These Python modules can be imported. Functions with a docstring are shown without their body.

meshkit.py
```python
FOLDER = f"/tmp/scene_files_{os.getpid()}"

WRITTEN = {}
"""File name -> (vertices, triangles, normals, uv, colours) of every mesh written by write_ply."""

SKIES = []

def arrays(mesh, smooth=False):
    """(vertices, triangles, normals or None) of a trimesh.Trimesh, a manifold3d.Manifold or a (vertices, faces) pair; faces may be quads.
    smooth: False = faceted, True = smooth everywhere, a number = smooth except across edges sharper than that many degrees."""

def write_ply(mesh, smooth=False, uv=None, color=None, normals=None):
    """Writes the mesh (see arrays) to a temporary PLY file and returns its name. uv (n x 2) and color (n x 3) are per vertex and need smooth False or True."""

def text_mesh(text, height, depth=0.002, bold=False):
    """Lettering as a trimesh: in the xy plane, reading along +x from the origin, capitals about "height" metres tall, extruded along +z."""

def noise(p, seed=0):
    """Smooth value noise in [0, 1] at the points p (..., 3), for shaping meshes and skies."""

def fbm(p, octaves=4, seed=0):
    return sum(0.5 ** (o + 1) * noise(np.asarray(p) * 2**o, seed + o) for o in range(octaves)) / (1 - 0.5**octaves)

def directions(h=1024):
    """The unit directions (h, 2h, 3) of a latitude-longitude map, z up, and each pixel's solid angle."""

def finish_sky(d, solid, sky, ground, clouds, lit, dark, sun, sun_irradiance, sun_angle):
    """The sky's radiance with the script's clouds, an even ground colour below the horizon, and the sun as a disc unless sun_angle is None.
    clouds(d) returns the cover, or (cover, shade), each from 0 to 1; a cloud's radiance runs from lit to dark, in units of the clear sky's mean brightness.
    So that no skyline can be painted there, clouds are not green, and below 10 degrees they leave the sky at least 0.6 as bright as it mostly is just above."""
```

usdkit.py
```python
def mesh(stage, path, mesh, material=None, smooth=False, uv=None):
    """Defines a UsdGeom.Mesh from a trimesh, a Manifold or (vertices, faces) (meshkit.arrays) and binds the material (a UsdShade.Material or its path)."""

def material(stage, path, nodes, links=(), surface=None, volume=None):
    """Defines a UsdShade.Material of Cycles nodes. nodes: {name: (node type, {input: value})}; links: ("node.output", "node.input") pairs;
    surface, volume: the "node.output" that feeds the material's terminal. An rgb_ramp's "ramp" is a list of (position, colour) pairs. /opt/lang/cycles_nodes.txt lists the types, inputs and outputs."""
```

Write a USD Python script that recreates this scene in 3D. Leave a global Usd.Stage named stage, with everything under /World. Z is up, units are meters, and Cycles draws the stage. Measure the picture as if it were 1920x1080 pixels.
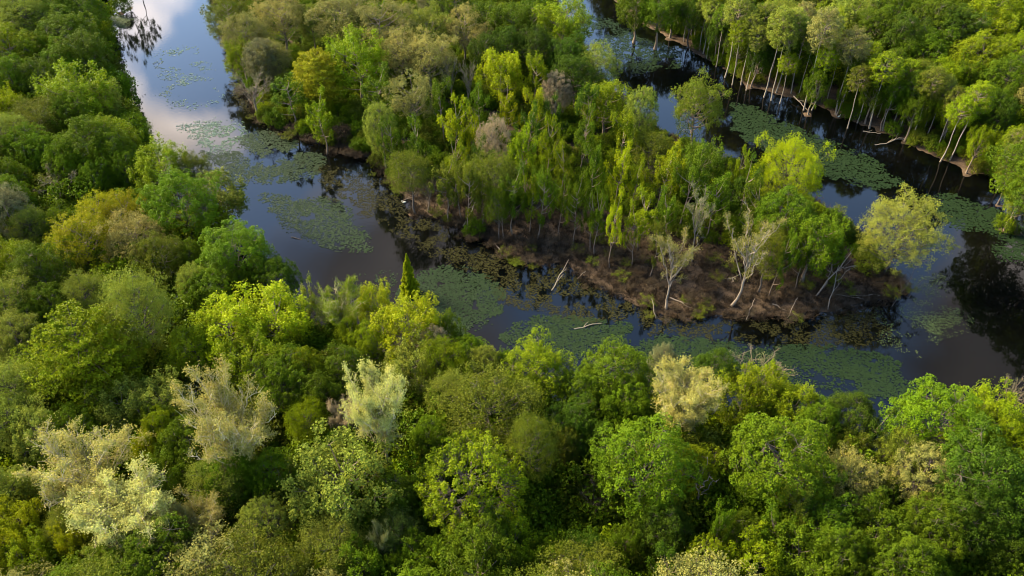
import math
import numpy as np
import shapely
import trimesh
from shapely.geometry import Polygon, Point, LineString
from shapely.ops import unary_union
import usdkit
from meshkit import fbm
from pxr import Gf, Sdf, Usd, UsdGeom, UsdLux, UsdShade, Vt

stage = Usd.Stage.CreateInMemory()
UsdGeom.SetStageUpAxis(stage, "Z")
UsdGeom.SetStageMetersPerUnit(stage, 1.0)
UsdGeom.Xform.Define(stage, "/World")
UsdGeom.Scope.Define(stage, "/World/Looks")
LOOK = "/World/Looks/"

# ------------------------------------------------------------------ camera: a drone 85 m above the water, looking 41.5 degrees down
cam = UsdGeom.Camera.Define(stage, "/World/camera")
cam.AddTranslateOp().Set(Gf.Vec3d(0, 0, 85))
cam.AddRotateXOp().Set(48.5)
cam.CreateFocalLengthAttr(29.06)
cam.CreateHorizontalApertureAttr(36.0)
cam.CreateVerticalApertureAttr(20.25)
cam.CreateClippingRangeAttr(Gf.Vec2f(1, 9000))
cam.CreateExposureAttr(2.9)

# ------------------------------------------------------------------ sky and sun: evening sun from the left through thin cloud
SUN_EL, SUN_AZ = math.radians(33), math.radians(-64)        # azimuth from +y (the view) towards +x
to_sun = np.array([math.cos(SUN_EL) * math.sin(SUN_AZ), math.cos(SUN_EL) * math.cos(SUN_AZ), math.sin(SUN_EL)])
# cloud banks: (elevation, azimuth, half width in degrees, more or less cloud)
BANKS = [(27.6, -24.8, 6.5, 0.30), (20.6, -24.2, 3.6, 0.26), (38.0, 41, 8, 0.34), (43, -14, 13, 0.40), (70, -20, 24, 0.25), (29, 10, 17, -0.16), (23.8, -24.0, 4.5, -0.26)]
nodes = {
    "co": ("texture_coordinate", {}),
    "sky": ("sky_texture", {"sky_type": "single_scattering", "sun_disc": False, "sun_elevation": SUN_EL, "sun_rotation": SUN_AZ % (2 * math.pi), "aerosol_density": 0.5, "ozone_density": 1.5}),
    "sep": ("separate_xyz", {}),
    "zz": ("math", {"math_type": "add", "value2": 0.18}),
    "zc": ("math", {"math_type": "maximum", "value2": 0.05}),
    "dv": ("vector_math", {"math_type": "divide"}),
    "cz": ("combine_xyz", {}),
    "mp": ("mapping", {"scale": (1.0, 1.0, 0.3), "location": (2.35, 0.6, 0.0)}),
    "n1": ("noise_texture", {"scale": 2.6, "detail": 8.0, "roughness": 0.58, "distortion": 0.3}),
    "low": ("map_range", {"from_min": 0.47, "from_max": 0.60, "to_min": 1.0, "to_max": 0.13, "clamp": True}),      # overhead one sees the grey undersides
    "b2": ("math", {"math_type": "multiply"}),
    "cov": ("map_range", {"from_min": 0.58, "from_max": 0.80, "to_min": 0.0, "to_max": 0.9, "clamp": True}),
    "n2": ("noise_texture", {"scale": 5.0, "detail": 5.0}),
    "shade": ("map_range", {"from_min": 0.3, "from_max": 0.7, "to_min": 0.45, "to_max": 1.0, "clamp": True}),
    "sepn": ("separate_xyz", {}),
    "nrm": ("vector_math", {"math_type": "normalize"}),
    "dot": ("vector_math", {"math_type": "dot_product", "vector2": tuple(to_sun)}),
    "near": ("map_range", {"from_min": -0.3, "from_max": 1.0, "to_min": 1.6, "to_max": 18.0, "clamp": True}),
    "br": ("math", {"math_type": "multiply"}),
    "cc": ("vector_math", {"math_type": "scale", "vector1": (1.0, 0.85, 0.74)}),
    "mix": ("mix", {"mix_type": "mix"}),
    "bg": ("background_shader", {"strength": 0.115}),
}
links = [("co.generated", "sep.vector"), ("sep.z", "zz.value1"), ("zz.value", "zc.value1"),
    ("zc.value", "cz.x"), ("zc.value", "cz.y"), ("zc.value", "cz.z"),
    ("co.generated", "dv.vector1"), ("cz.vector", "dv.vector2"), ("dv.vector", "mp.vector"),
    ("mp.vector", "n1.vector"), ("mp.vector", "n2.vector"), ("n2.fac", "shade.value"),
    ("co.generated", "nrm.vector1"), ("nrm.vector", "dot.vector1"), ("dot.value", "near.value"),
    ("near.result", "br.value1"), ("shade.result", "br.value2"), ("nrm.vector", "sepn.vector"), ("sepn.z", "low.value"), ("br.value", "b2.value1"), ("low.result", "b2.value2"), ("b2.value", "cc.scale"),
    ("cov.result", "mix.fac"), ("sky.color", "mix.color1"), ("cc.vector", "mix.color2"), ("mix.color", "bg.color")]
last = "n1.fac"
for k, (el, az, wide, more) in enumerate(BANKS):
    el, az = math.radians(el), math.radians(az)
    nodes[f"d{k}"] = ("vector_math", {"math_type": "dot_product", "vector2": (math.cos(el) * math.sin(az), math.cos(el) * math.cos(az), math.sin(el))})
    nodes[f"m{k}"] = ("map_range", {"from_min": math.cos(math.radians(wide)), "from_max": 1.0, "to_min": 0.0, "to_max": more, "clamp": True})
    nodes[f"a{k}"] = ("math", {"math_type": "add"})
    links += [("nrm.vector", f"d{k}.vector1"), (f"d{k}.value", f"m{k}.value"), (last, f"a{k}.value1"), (f"m{k}.result", f"a{k}.value2")]
    last = f"a{k}.value"
links.append((last, "cov.value"))
sky_mat = usdkit.material(stage, LOOK + "sky_look", nodes, links, surface="bg.background")
dome = UsdLux.DomeLight.Define(stage, "/World/sky")
UsdShade.MaterialBindingAPI.Apply(dome.GetPrim()).Bind(sky_mat)
dome.GetPrim().SetCustomDataByKey("kind", "structure")

sun = UsdLux.DistantLight.Define(stage, "/World/sun")
sun.CreateIntensityAttr(1.25)
sun.CreateAngleAttr(24.0)
sun.CreateColorAttr(Gf.Vec3f(1.0, 0.83, 0.58))
sun.GetPrim().CreateAttribute("inputs:normalize", Sdf.ValueTypeNames.Bool).Set(True)
sun.AddRotateZOp().Set(-math.degrees(SUN_AZ))     # the light shines along its own -z
sun.AddRotateXOp().Set(-(90 - math.degrees(SUN_EL)))

# ------------------------------------------------------------------ materials
def leaf_look(name, c, spread=0.45, trans=0.28, shift=0.10):
    c = np.array(c)
    lo, hi = c * (1 - spread), np.minimum(c * (1 + spread), 0.9)
    lo[0] *= 0.90; hi[0] = min(hi[0] * 1.08, 0.9)
    return usdkit.material(stage, LOOK + name, {
        "g": ("geometry", {}), "o": ("object_info", {}),
        "r": ("rgb_ramp", {"ramp": [(0, lo), (0.5, c), (1, hi)]}),
        "hv": ("map_range", {"to_min": 0.5 - shift * 0.10, "to_max": 0.5 + shift * 0.08}),
        "vv": ("map_range", {"to_min": 1 - shift * 1.6, "to_max": 1 + shift * 1.6}),
        "pos": ("noise_texture", {"scale": 0.42, "detail": 2.0}),
        "pv": ("map_range", {"from_min": 0.3, "from_max": 0.7, "to_min": 0.85, "to_max": 1.15}),
        "m": ("math", {"math_type": "multiply"}),
        "pos2": ("noise_texture", {"scale": 0.8, "detail": 3.0}),
        "yv": ("map_range", {"from_min": 0.42, "from_max": 0.62, "clamp": True}),
        "yl": ("mix", {"mix_type": "multiply", "color2": (1.26, 1.12, 1.0)}),
        "h": ("hsv", {"saturation": 1.0}),
        "p": ("principled_bsdf", {"roughness": 0.55, "specular_ior_level": 0.04}),
        "t": ("translucent_bsdf", {}),
        "x": ("mix_closure", {"fac": trans}),
    }, [("g.random_per_island", "r.fac"), ("o.random", "hv.value"), ("o.random", "vv.value"), ("g.position", "pos.vector"), ("pos.fac", "pv.value"),
        ("vv.result", "m.value1"), ("pv.result", "m.value2"), ("hv.result", "h.hue"), ("m.value", "h.value"), ("g.position", "pos2.vector"), ("pos2.fac", "yv.value"), ("yv.result", "yl.fac"), ("r.color", "yl.color1"), ("yl.color", "h.color"),
        ("h.color", "p.base_color"), ("h.color", "t.color"), ("p.BSDF", "x.closure1"), ("t.BSDF", "x.closure2")], surface="x.closure")


LEAVES = dict(
    mid_green=(0.076, 0.120, 0.003), bright_green=(0.092, 0.146, 0.003), deep_green=(0.050, 0.087, 0.004), blue_green=(0.072, 0.115, 0.016),
    yellow_green=(0.160, 0.208, 0.003), lime=(0.250, 0.285, 0.003), golden=(0.275, 0.268, 0.008), pale_green=(0.185, 0.215, 0.022),  # lime and yellow_green raised to imitate the brighter light on the left
    olive=(0.112, 0.130, 0.009), tan=(0.260, 0.222, 0.050), yellow_tan=(0.225, 0.228, 0.030), beige=(0.195, 0.180, 0.042), cream=(0.430, 0.405, 0.105), straw=(0.380, 0.335, 0.075),
    grey_tan=(0.165, 0.160, 0.065), pinkish=(0.360, 0.275, 0.150), white=(0.740, 0.730, 0.660), brown=(0.070, 0.048, 0.028))
MAT = {k: leaf_look(k + "_leaves", v) for k, v in LEAVES.items()}


def bark_look(name, c, rough=0.85):
    c = np.array(c)
    return usdkit.material(stage, LOOK + name, {
        "co": ("texture_coordinate", {}), "mp": ("mapping", {"scale": (6.0, 6.0, 1.2)}),
        "n": ("noise_texture", {"scale": 2.0, "detail": 5.0, "roughness": 0.65}),
        "r": ("rgb_ramp", {"ramp": [(0.25, c * 0.5), (0.55, c), (0.8, np.minimum(c * 1.4, 0.9))]}),
        "b": ("bump", {"strength": 0.6, "distance": 0.04}),
        "p": ("principled_bsdf", {"roughness": rough, "specular_ior_level": 0.2}),
    }, [("co.object", "mp.vector"), ("mp.vector", "n.vector"), ("n.fac", "r.fac"), ("r.color", "p.base_color"), ("n.fac", "b.height"), ("b.normal", "p.normal")], surface="p.BSDF")


BARK = dict(dark=bark_look("dark_bark", (0.050, 0.040, 0.030)), pale=bark_look("pale_bark", (0.150, 0.124, 0.090)), brown=bark_look("brown_bark", (0.105, 0.078, 0.054)),
            dead=bark_look("dead_wood", (0.125, 0.102, 0.075)), cream=bark_look("cream_twigs", (0.26, 0.22, 0.12)))

ground_mat = usdkit.material(stage, LOOK + "forest_floor", {
    "g": ("geometry", {}),
    "n": ("noise_texture", {"scale": 0.35, "detail": 8.0, "roughness": 0.7}),
    "n2": ("noise_texture", {"scale": 4.0, "detail": 6.0, "roughness": 0.75}),
    "r": ("rgb_ramp", {"ramp": [(0.3, (0.018, 0.014, 0.009)), (0.5, (0.040, 0.029, 0.019)), (0.7, (0.068, 0.049, 0.032))]}),
    "r2": ("rgb_ramp", {"ramp": [(0.35, (0.55, 0.5, 0.45)), (0.65, (1.35, 1.3, 1.2))]}),
    "m": ("mix", {"mix_type": "multiply", "fac": 1.0}),
    "b": ("bump", {"strength": 0.8, "distance": 0.15}),
    "p": ("principled_bsdf", {"roughness": 0.95, "specular_ior_level": 0.1}),
}, [("g.position", "n.vector"), ("g.position", "n2.vector"), ("n.fac", "r.fac"), ("n2.fac", "r2.fac"), ("r.color", "m.color1"), ("r2.color", "m.color2"),
    ("m.color", "p.base_color"), ("n2.fac", "b.height"), ("b.normal", "p.normal")], surface="p.BSDF")

water_mat = usdkit.material(stage, LOOK + "dark_water", {
    "g": ("geometry", {}), "mp": ("mapping", {"scale": (0.9, 1.6, 1.0)}),
    "n": ("noise_texture", {"scale": 1.5, "detail": 3.0, "roughness": 0.5}),
    "n2": ("noise_texture", {"scale": 0.09, "detail": 4.0}),
    "r": ("rgb_ramp", {"ramp": [(0.35, (0.0002, 0.0003, 0.0003)), (0.65, (0.0007, 0.0007, 0.0005))]}),
    "b": ("bump", {"strength": 0.10, "distance": 0.02}),
    "p": ("principled_bsdf", {"roughness": 0.03, "ior": 1.34}),
}, [("g.position", "mp.vector"), ("mp.vector", "n.vector"), ("g.position", "n2.vector"), ("n2.fac", "r.fac"), ("r.color", "p.base_color"), ("n.fac", "b.height"), ("b.normal", "p.normal")], surface="p.BSDF")


def pad_look(name, lo, mid, hi, rough=0.38, spec=0.22):
    return usdkit.material(stage, LOOK + name, {
        "g": ("geometry", {}), "r": ("rgb_ramp", {"ramp": [(0, lo), (0.55, mid), (0.93, hi), (1, tuple(1.2 * q for q in hi))]}),
        "p": ("principled_bsdf", {"roughness": rough, "specular_ior_level": spec}),
    }, [("g.random_per_island", "r.fac"), ("r.color", "p.base_color")], surface="p.BSDF")


pad_mat = pad_look("lily_pad", (0.006, 0.013, 0.004), (0.014, 0.027, 0.008), (0.026, 0.042, 0.013), 0.6, 0.06)
pale_pad_mat = pad_look("pale_lily_pad", (0.014, 0.032, 0.007), (0.028, 0.053, 0.013), (0.050, 0.075, 0.022))
weed_mat = pad_look("water_weed", (0.012, 0.012, 0.003), (0.036, 0.034, 0.007), (0.070, 0.060, 0.013), 0.9, 0.05)
duck_mat = pad_look("duckweed", (0.040, 0.060, 0.014), (0.062, 0.085, 0.020), (0.09, 0.11, 0.03), 0.8)
reed_mat = leaf_look("dry_reed", (0.066, 0.046, 0.030), 0.5, 0.15)
litter_mat = leaf_look("leaf_litter", (0.060, 0.042, 0.028), 0.6, 0.1)

# ------------------------------------------------------------------ helpers
count = {}


def numbered(parent, name):
    k = (parent, name)
    n = count.get(k, 0)
    count[k] = n + 1
    return f"{parent}/{name}" + (f"_{n:03d}" if n else "")


def tag(prim, label=None, category=None, group=None, kind=None):
    for k, v in (("label", label), ("category", category), ("group", group), ("kind", kind)):
        if v:
            prim.SetCustomDataByKey(k, v)


def put(parent, name, vf, material, smooth=False):
    return usdkit.mesh(stage, numbered(parent, name), vf, material, smooth).GetPrim()


class Geo:
    """Collects triangles for ONE mesh."""
    def __init__(self):
        self.v, self.f, self.n = [], [], 0

    def add(self, v, f):
        self.v.append(np.asarray(v, float)); self.f.append(np.asarray(f, int) + self.n); self.n += len(v)

    def tube(self, pts, rad, sides=5):
        pts, rad = np.asarray(pts, float), np.asarray(rad, float)
        t = np.gradient(pts, axis=0)
        t /= np.linalg.norm(t, axis=1, keepdims=True) + 1e-9
        ref = np.where(np.abs(t[:, 2:3]) > 0.9, [[1.0, 0.2, 0]], [[0.1, 0, 1.0]])
        u = np.cross(t, ref); u /= np.linalg.norm(u, axis=1, keepdims=True)
        w = np.cross(t, u)
        a = np.arange(sides) / sides * 2 * np.pi
        v = pts[:, None] + rad[:, None, None] * (np.cos(a)[None, :, None] * u[:, None] + np.sin(a)[None, :, None] * w[:, None])
        k = len(pts)
        i = np.arange(k - 1)[:, None] * sides; j = np.arange(sides)[None]; jn = (j + 1) % sides
        q = np.stack([i + j, i + jn, i + sides + jn, i + sides + j], -1).reshape(-1, 4)
        f = np.vstack([q[:, [0, 1, 2]], q[:, [0, 2, 3]]])
        cap = np.array([[k * sides - sides, k * sides - sides + m, k * sides - sides + m + 1] for m in range(1, sides - 1)])
        self.add(v.reshape(-1, 3), np.vstack([f, cap]))

    def leaves(self, p, nrm, length, width, rng, fold=0.25):
        """One small folded diamond of four points for each leaf or leafy sprig."""
        n = len(p)
        nrm = nrm / (np.linalg.norm(nrm, axis=1, keepdims=True) + 1e-9)
        d = rng.normal(size=(n, 3)); d -= nrm * (d * nrm).sum(1, keepdims=True)
        d /= np.linalg.norm(d, axis=1, keepdims=True) + 1e-9
        s = np.cross(nrm, d)
        L = (length * rng.uniform(0.65, 1.3, (n, 1))); W = L * (width / length)
        lift = nrm * L * fold
        v = np.stack([p - d * L * 0.5, p + s * W * 0.5 + lift, p + d * L * 0.5, p - s * W * 0.5 + lift], 1).reshape(-1, 3)
        b = np.arange(n)[:, None] * 4
        self.add(v, np.vstack([b + [[0, 1, 2]], b + [[0, 2, 3]]]))

    def mesh(self):
        return np.vstack(self.v), np.vstack(self.f)


def bez(a, b, c, n):
    t = np.linspace(0, 1, n)[:, None]
    return (1 - t) ** 2 * a + 2 * t * (1 - t) * b + t * t * c


def wander(a, b, rng, n=5, amp=0.06):
    t = np.linspace(0, 1, n)[:, None]
    p = a + (b - a) * t
    j = rng.normal(size=(n, 3)) * amp * np.linalg.norm(b - a); j[0] = j[-1] = 0
    return p + j


def unit(v):
    return v / (np.linalg.norm(v, axis=-1, keepdims=True) + 1e-9)


def sphere_dirs(n, rng, lowest=-0.45, jit=0.25):
    z = 1 - (np.arange(n) + 0.5) / n * (1 - lowest)
    a = np.arange(n) * 2.399963 + rng.uniform(0, 6.28)
    r = np.sqrt(np.maximum(0, 1 - z * z))
    return unit(np.stack([r * np.cos(a), r * np.sin(a), z], 1) + rng.normal(size=(n, 3)) * jit)


# ------------------------------------------------------------------ trees: each kind is built once or more under a class, then referenced
UsdGeom.Scope.Define(stage, "/World/Looks/kinds")
PROTO, SIZE = {}, {}


def trunk_path(H, top, rng, lean=0.03, n=7):
    t = np.linspace(0, 1, n)[:, None]
    p = np.hstack([np.zeros((n, 2)), t * H * top])
    b = np.cumsum(rng.normal(size=(n, 2)), 0) * H * lean * 0.45; b[0] = 0
    p[:, :2] += b
    return p


def on_path(path, z):
    return np.array([np.interp(z, path[:, 2], path[:, k]) for k in range(3)])


def define_kind(name, parts):
    path = f"/World/Looks/kinds/{name}"
    c = stage.CreateClassPrim(path)
    c.SetTypeName("Xform")
    for part, geo, mat in parts:
        if geo.n:
            put(path, part, geo.mesh(), mat)
    PROTO[name] = path
    v = np.vstack([g.mesh()[0] for part, g, _ in parts if g.n and part in ("crown", "blossom", "limb")])
    mid = np.median(v[:, :2], 0)
    SIZE[name] = float(v[:, 2].max()), float(np.percentile(np.hypot(*(v[:, :2] - mid).T), 95))


def dense(name, seed, H, a, c, lobes, rl, puffs, rp, leaves, size, stretch=(1, 1, 1), up=0.45, rnd=0.55, lowest=-0.55, inner=0.12, fuzz=0.12, bark="dark", bottom=0.62, gap=0.0, trunk_r=0.021, lean=0.03, shape=1.0, wob=0.16, sweep=0.0):
    """A leafy crown of lobes, each of puffs, each of leaves, over a trunk with limbs to the lobes."""
    rng = np.random.default_rng(seed)
    trunk, limbs, crown = Geo(), Geo(), Geo()
    path = trunk_path(H, 0.82, rng, lean)
    trunk.tube(path, np.linspace(1, 0.22, len(path)) * H * trunk_r * np.r_[1.35, np.ones(len(path) - 1)], 8)
    zc = H - c
    d = sphere_dirs(lobes, rng, lowest, 0.16)
    r = 1 + rng.normal(size=lobes) * wob
    axes = np.array([a - rl * 0.7, a - rl * 0.7, c - rl * 0.75 * stretch[2]])
    ctr = d * axes * r[:, None]
    ctr[:, :2] *= np.where(ctr[:, 2:3] > 0, 1, 1 - (1 - bottom) * (-ctr[:, 2:3] / c))           # narrower below
    if shape != 1.0:                                                                          # narrower on top
        ctr[:, :2] *= np.where(ctr[:, 2:3] > 0, 1 - (1 - shape) * (ctr[:, 2:3] / c), 1)
    ctr += [path[-1, 0], path[-1, 1], zc]
    st = np.array(stretch, float)
    for k in range(lobes):
        if rng.random() < gap:
            continue
        q = ctr[k]; R = rl * rng.uniform(0.72, 1.28)
        z0 = np.clip(q[2] - np.hypot(*(q[:2] - path[-1, :2])) * rng.uniform(0.5, 0.9), H * 0.22, H * 0.78)
        s = on_path(path, z0)
        limb = bez(s, s + (q - s) * [0.6, 0.6, 0.35], q, 5)
        limbs.tube(limb, np.linspace(0.0065, 0.002, 5) * H, 5)
        out = unit(unit(q - [path[-1, 0], path[-1, 1], zc - c * 0.2]) + [0, 0, 0.35])
        pd = sphere_dirs(puffs, rng, -0.75, 0.25)
        pd = pd[(pd @ out) > -0.45]
        for e in pd:
            rr = rp * rng.uniform(0.65, 1.35)
            pc = q + e * st * R * rng.uniform(0.75, 1.12)
            pc[:2] += unit(out[:2]) * sweep * R * (e[2] * st[2] + 0.4)
            if rng.random() < 0.35:
                limbs.tube(wander(q, pc, rng, 3), np.array([0.0022, 0.0016, 0.0007]) * H, 3)
            n = int(leaves * rng.uniform(0.7, 1.3))
            ld = unit(rng.normal(size=(n, 3)) + unit(e + out * 0.5 + [0, 0, up]) * 0.9)
            lp = pc + ld * st * rr * (1 + rng.normal(size=(n, 1)) * fuzz * 2) * np.where(rng.random((n, 1)) < inner, rng.uniform(0.2, 0.8, (n, 1)), 1)
            crown.leaves(lp, ld * 0.8 + np.array([0, 0, up]) + rng.normal(size=(n, 3)) * rnd, size, size * 0.72, rng)
    define_kind(name, [("trunk", trunk, BARK[bark]), ("branches", limbs, BARK[bark]), ("crown", crown, None)])


def fan(name, seed, H, a, limbs_n, split, tips, spray, size, bark="cream", fork=0.3, droop=0.0, parts="crown", spread=1.0, thick=0.02, extra=None, spray_len=0.9, jit=0.2):
    """A tree of visible branches with thin sprays of buds, flowers or young leaves at their ends. Every main limb is a part."""
    rng = np.random.default_rng(seed)
    trunk, crown, low = Geo(), Geo(), Geo()
    path = trunk_path(H, max(fork, 0.62), rng, 0.025)
    trunk.tube(path, np.linspace(1, 0.42, len(path)) * H * thick * np.r_[1.4, np.ones(len(path) - 1)], 8)
    made = []
    for k in range(limbs_n):
        g = Geo(); made.append(("limb", g, BARK[bark]))
        az = k * 2.4 + rng.uniform(-0.4, 0.4)
        f = (k + 0.5) / limbs_n
        s = on_path(path, H * (fork * (0.8 + 0.3 * f) + (0.62 - fork) * f * 0.8))
        reach = a * rng.uniform(0.7, 1.05) * spread * (1 - 0.35 * f)
        e = np.array([path[-1, 0] + math.cos(az) * reach, path[-1, 1] + math.sin(az) * reach, H * rng.uniform(0.66, 0.86) + H * 0.12 * f - droop * reach])
        main = bez(s, s + (e - s) * [0.45, 0.45, 0.62] , e, 8) + np.r_[np.zeros((1, 3)), rng.normal(size=(7, 3)) * 0.012 * H]
        g.tube(main, np.linspace(0.0068, 0.0017, 8) * H, 5)
        for m in range(split):
            t = (m + 1.2) / (split + 0.6)
            b = np.array([np.interp(t, np.linspace(0, 1, 8), main[:, i]) for i in range(3)])
            dirn = unit(unit(e - s) * 0.8 + rng.normal(size=3) * 0.55 + [0, 0, 0.45 - droop])
            ln, patch = a * rng.uniform(0.28, 0.55) * (1.1 - 0.45 * t), rng.choice([0.25, 0.7, 1.1, 1.7])
            be = b + dirn * ln
            sub = wander(b, be, rng, 5, 0.05)
            g.tube(sub, np.linspace(0.0028, 0.0010, 5) * H, 4)
            for q in range(tips):
                u = rng.uniform(0.25, 1.0)
                c0 = np.array([np.interp(u, np.linspace(0, 1, 5), sub[:, i]) for i in range(3)])
                c1 = c0 + unit(dirn * 0.6 + rng.normal(size=3) * 0.6 + [0, 0, 0.35 - droop]) * ln * rng.uniform(0.3, 0.6)
                g.tube(np.array([c0, (c0 + c1) / 2 + rng.normal(size=3) * 0.04, c1]), np.array([0.0013, 0.0010, 0.0006]) * H, 3)
                n = rng.poisson(spray * patch)
                if n:
                    tt = rng.uniform(0.25, 1.15, (n, 1))
                    lp = c0 + (c1 - c0) * tt + rng.normal(size=(n, 3)) * jit
                    crown.leaves(lp, rng.normal(size=(n, 3)) + [0, 0, 0.5], size, size * 0.7, rng)
                    if extra:
                        n2 = rng.poisson(extra)
                        lp = c0 + (c1 - c0) * rng.uniform(0, 0.9, (n2, 1)) + rng.normal(size=(n2, 3)) * jit * 1.5 - [0, 0, 0.25]
                        low.leaves(lp, rng.normal(size=(n2, 3)) + [0, 0, 0.7], size * 1.1, size * 0.8, rng)
    define_kind(name, [("trunk", trunk, BARK[bark])] + made + [(parts, crown, None), ("leaves", low, MAT["mid_green"])])


def speckled(name, seed, H, a, c, clumps, leaves, size, rad, bark="brown", inner=0.45, lowest=-0.7, trunk_r=0.02, low=0.3, twig=None, lean=0.03):
    """Separate small leaf clusters at the ends of twigs, with gaps between them."""
    rng = np.random.default_rng(seed)
    trunk, limbs, crown = Geo(), Geo(), Geo()
    path = trunk_path(H, 0.9, rng, lean)
    trunk.tube(path, np.linspace(1, 0.2, len(path)) * H * trunk_r * np.r_[1.3, np.ones(len(path) - 1)], 7)
    ctr0 = np.array([path[-1, 0], path[-1, 1], H - c])
    d = sphere_dirs(clumps, rng, lowest, 0.3)
    p = ctr0 + d * [a, a, c] * (rng.uniform(inner, 1.0, (clumps, 1)) ** 0.6)
    hubs = ctr0 + sphere_dirs(22, rng, -0.6, 0.3) * [a * 0.55, a * 0.55, c * 0.6]
    for h in hubs:
        s = on_path(path, np.clip(h[2] - np.hypot(*(h - path[-1])[:2]) * 0.8, H * low, H * 0.85))
        limbs.tube(bez(s, s + (h - s) * [0.55, 0.55, 0.4], h, 5), np.linspace(0.0042, 0.0019, 5) * H, 5)
    near = ((p[:, None] - hubs[None]) ** 2).sum(-1).argmin(1)
    for q, k in zip(p, near):
        limbs.tube(wander(hubs[k], q, rng, 4, 0.07), np.linspace(0.0015, 0.0006, 4) * H, 3)
        n = max(3, int(leaves * rng.uniform(0.5, 1.5)))
        ld = unit(rng.normal(size=(n, 3)))
        crown.leaves(q + ld * rad * rng.uniform(0.4, 1.2, (n, 1)), ld + rng.normal(size=(n, 3)) * 0.4 + [0, 0, 0.7], size, size * 0.75, rng)
    define_kind(name, [("trunk", trunk, BARK[bark]), ("branches", limbs, BARK[twig or bark]), ("crown", crown, None)])


def layered(name, seed, H, a, c, layers, leaves, size, flat=0.16, bark="dark", cone=0.0):
    """Flat sprays of foliage one above the other, as on a young beech; with cone, a conifer."""
    rng = np.random.default_rng(seed)
    trunk, limbs, crown = Geo(), Geo(), Geo()
    path = trunk_path(H, 0.97, rng, 0.012)
    trunk.tube(path, np.linspace(1, 0.08, len(path)) * H * 0.017 * np.r_[1.3, np.ones(len(path) - 1)], 7)
    for k in range(layers):
        f = (k + rng.uniform(0.1, 0.9)) / layers
        z = H - 2 * c * (1 - f)
        prof = (1 - f) ** 0.9 if cone else math.sqrt(max(0.03, 1 - (2 * f - 0.75) ** 2 / 1.6))
        az, reach = k * 2.4 + rng.uniform(-0.3, 0.3), a * prof * rng.uniform(0.75, 1.1)
        s = on_path(path, min(z * 0.94 - (0 if cone else 0.4), path[-1, 2]))
        e = np.array([s[0] + math.cos(az) * reach, s[1] + math.sin(az) * reach, z + (-0.1 * reach if cone else 0.12 * reach)])
        limbs.tube(bez(s, (s + e) / 2 + [0, 0, 0.12 * reach], e, 5), np.linspace(0.0045, 0.0012, 5) * H, 4)
        n = int(leaves * (0.25 + prof))
        t = rng.uniform(0.15, 1.05, (n, 1)) ** 0.8
        side = np.array([-math.sin(az), math.cos(az), 0])
        w = reach * (0.5 - 0.32 * t) * (0.8 if cone else 1.25)
        lp = s + (e - s) * t + side * rng.uniform(-1, 1, (n, 1)) * w + np.array([0, 0, 1]) * (rng.normal(size=(n, 1)) * flat * (1 - 0.3 * t) + 0.10 * reach * np.sin(t * 3.1) * 0.5)
        if not cone:
            lp += 0.18 * np.array([0, 0, 1]) * np.sin(lp[:, :1] * 4 + k) * np.cos(lp[:, 1:2] * 4)
        crown.leaves(lp, np.array([0, 0, 1.0]) + (unit(e - s) * 0.5) + rng.normal(size=(n, 3)) * 0.45, size, size * 0.6, rng)
    define_kind(name, [("trunk", trunk, BARK[bark]), ("branches", limbs, BARK[bark]), ("crown", crown, None)])


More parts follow.
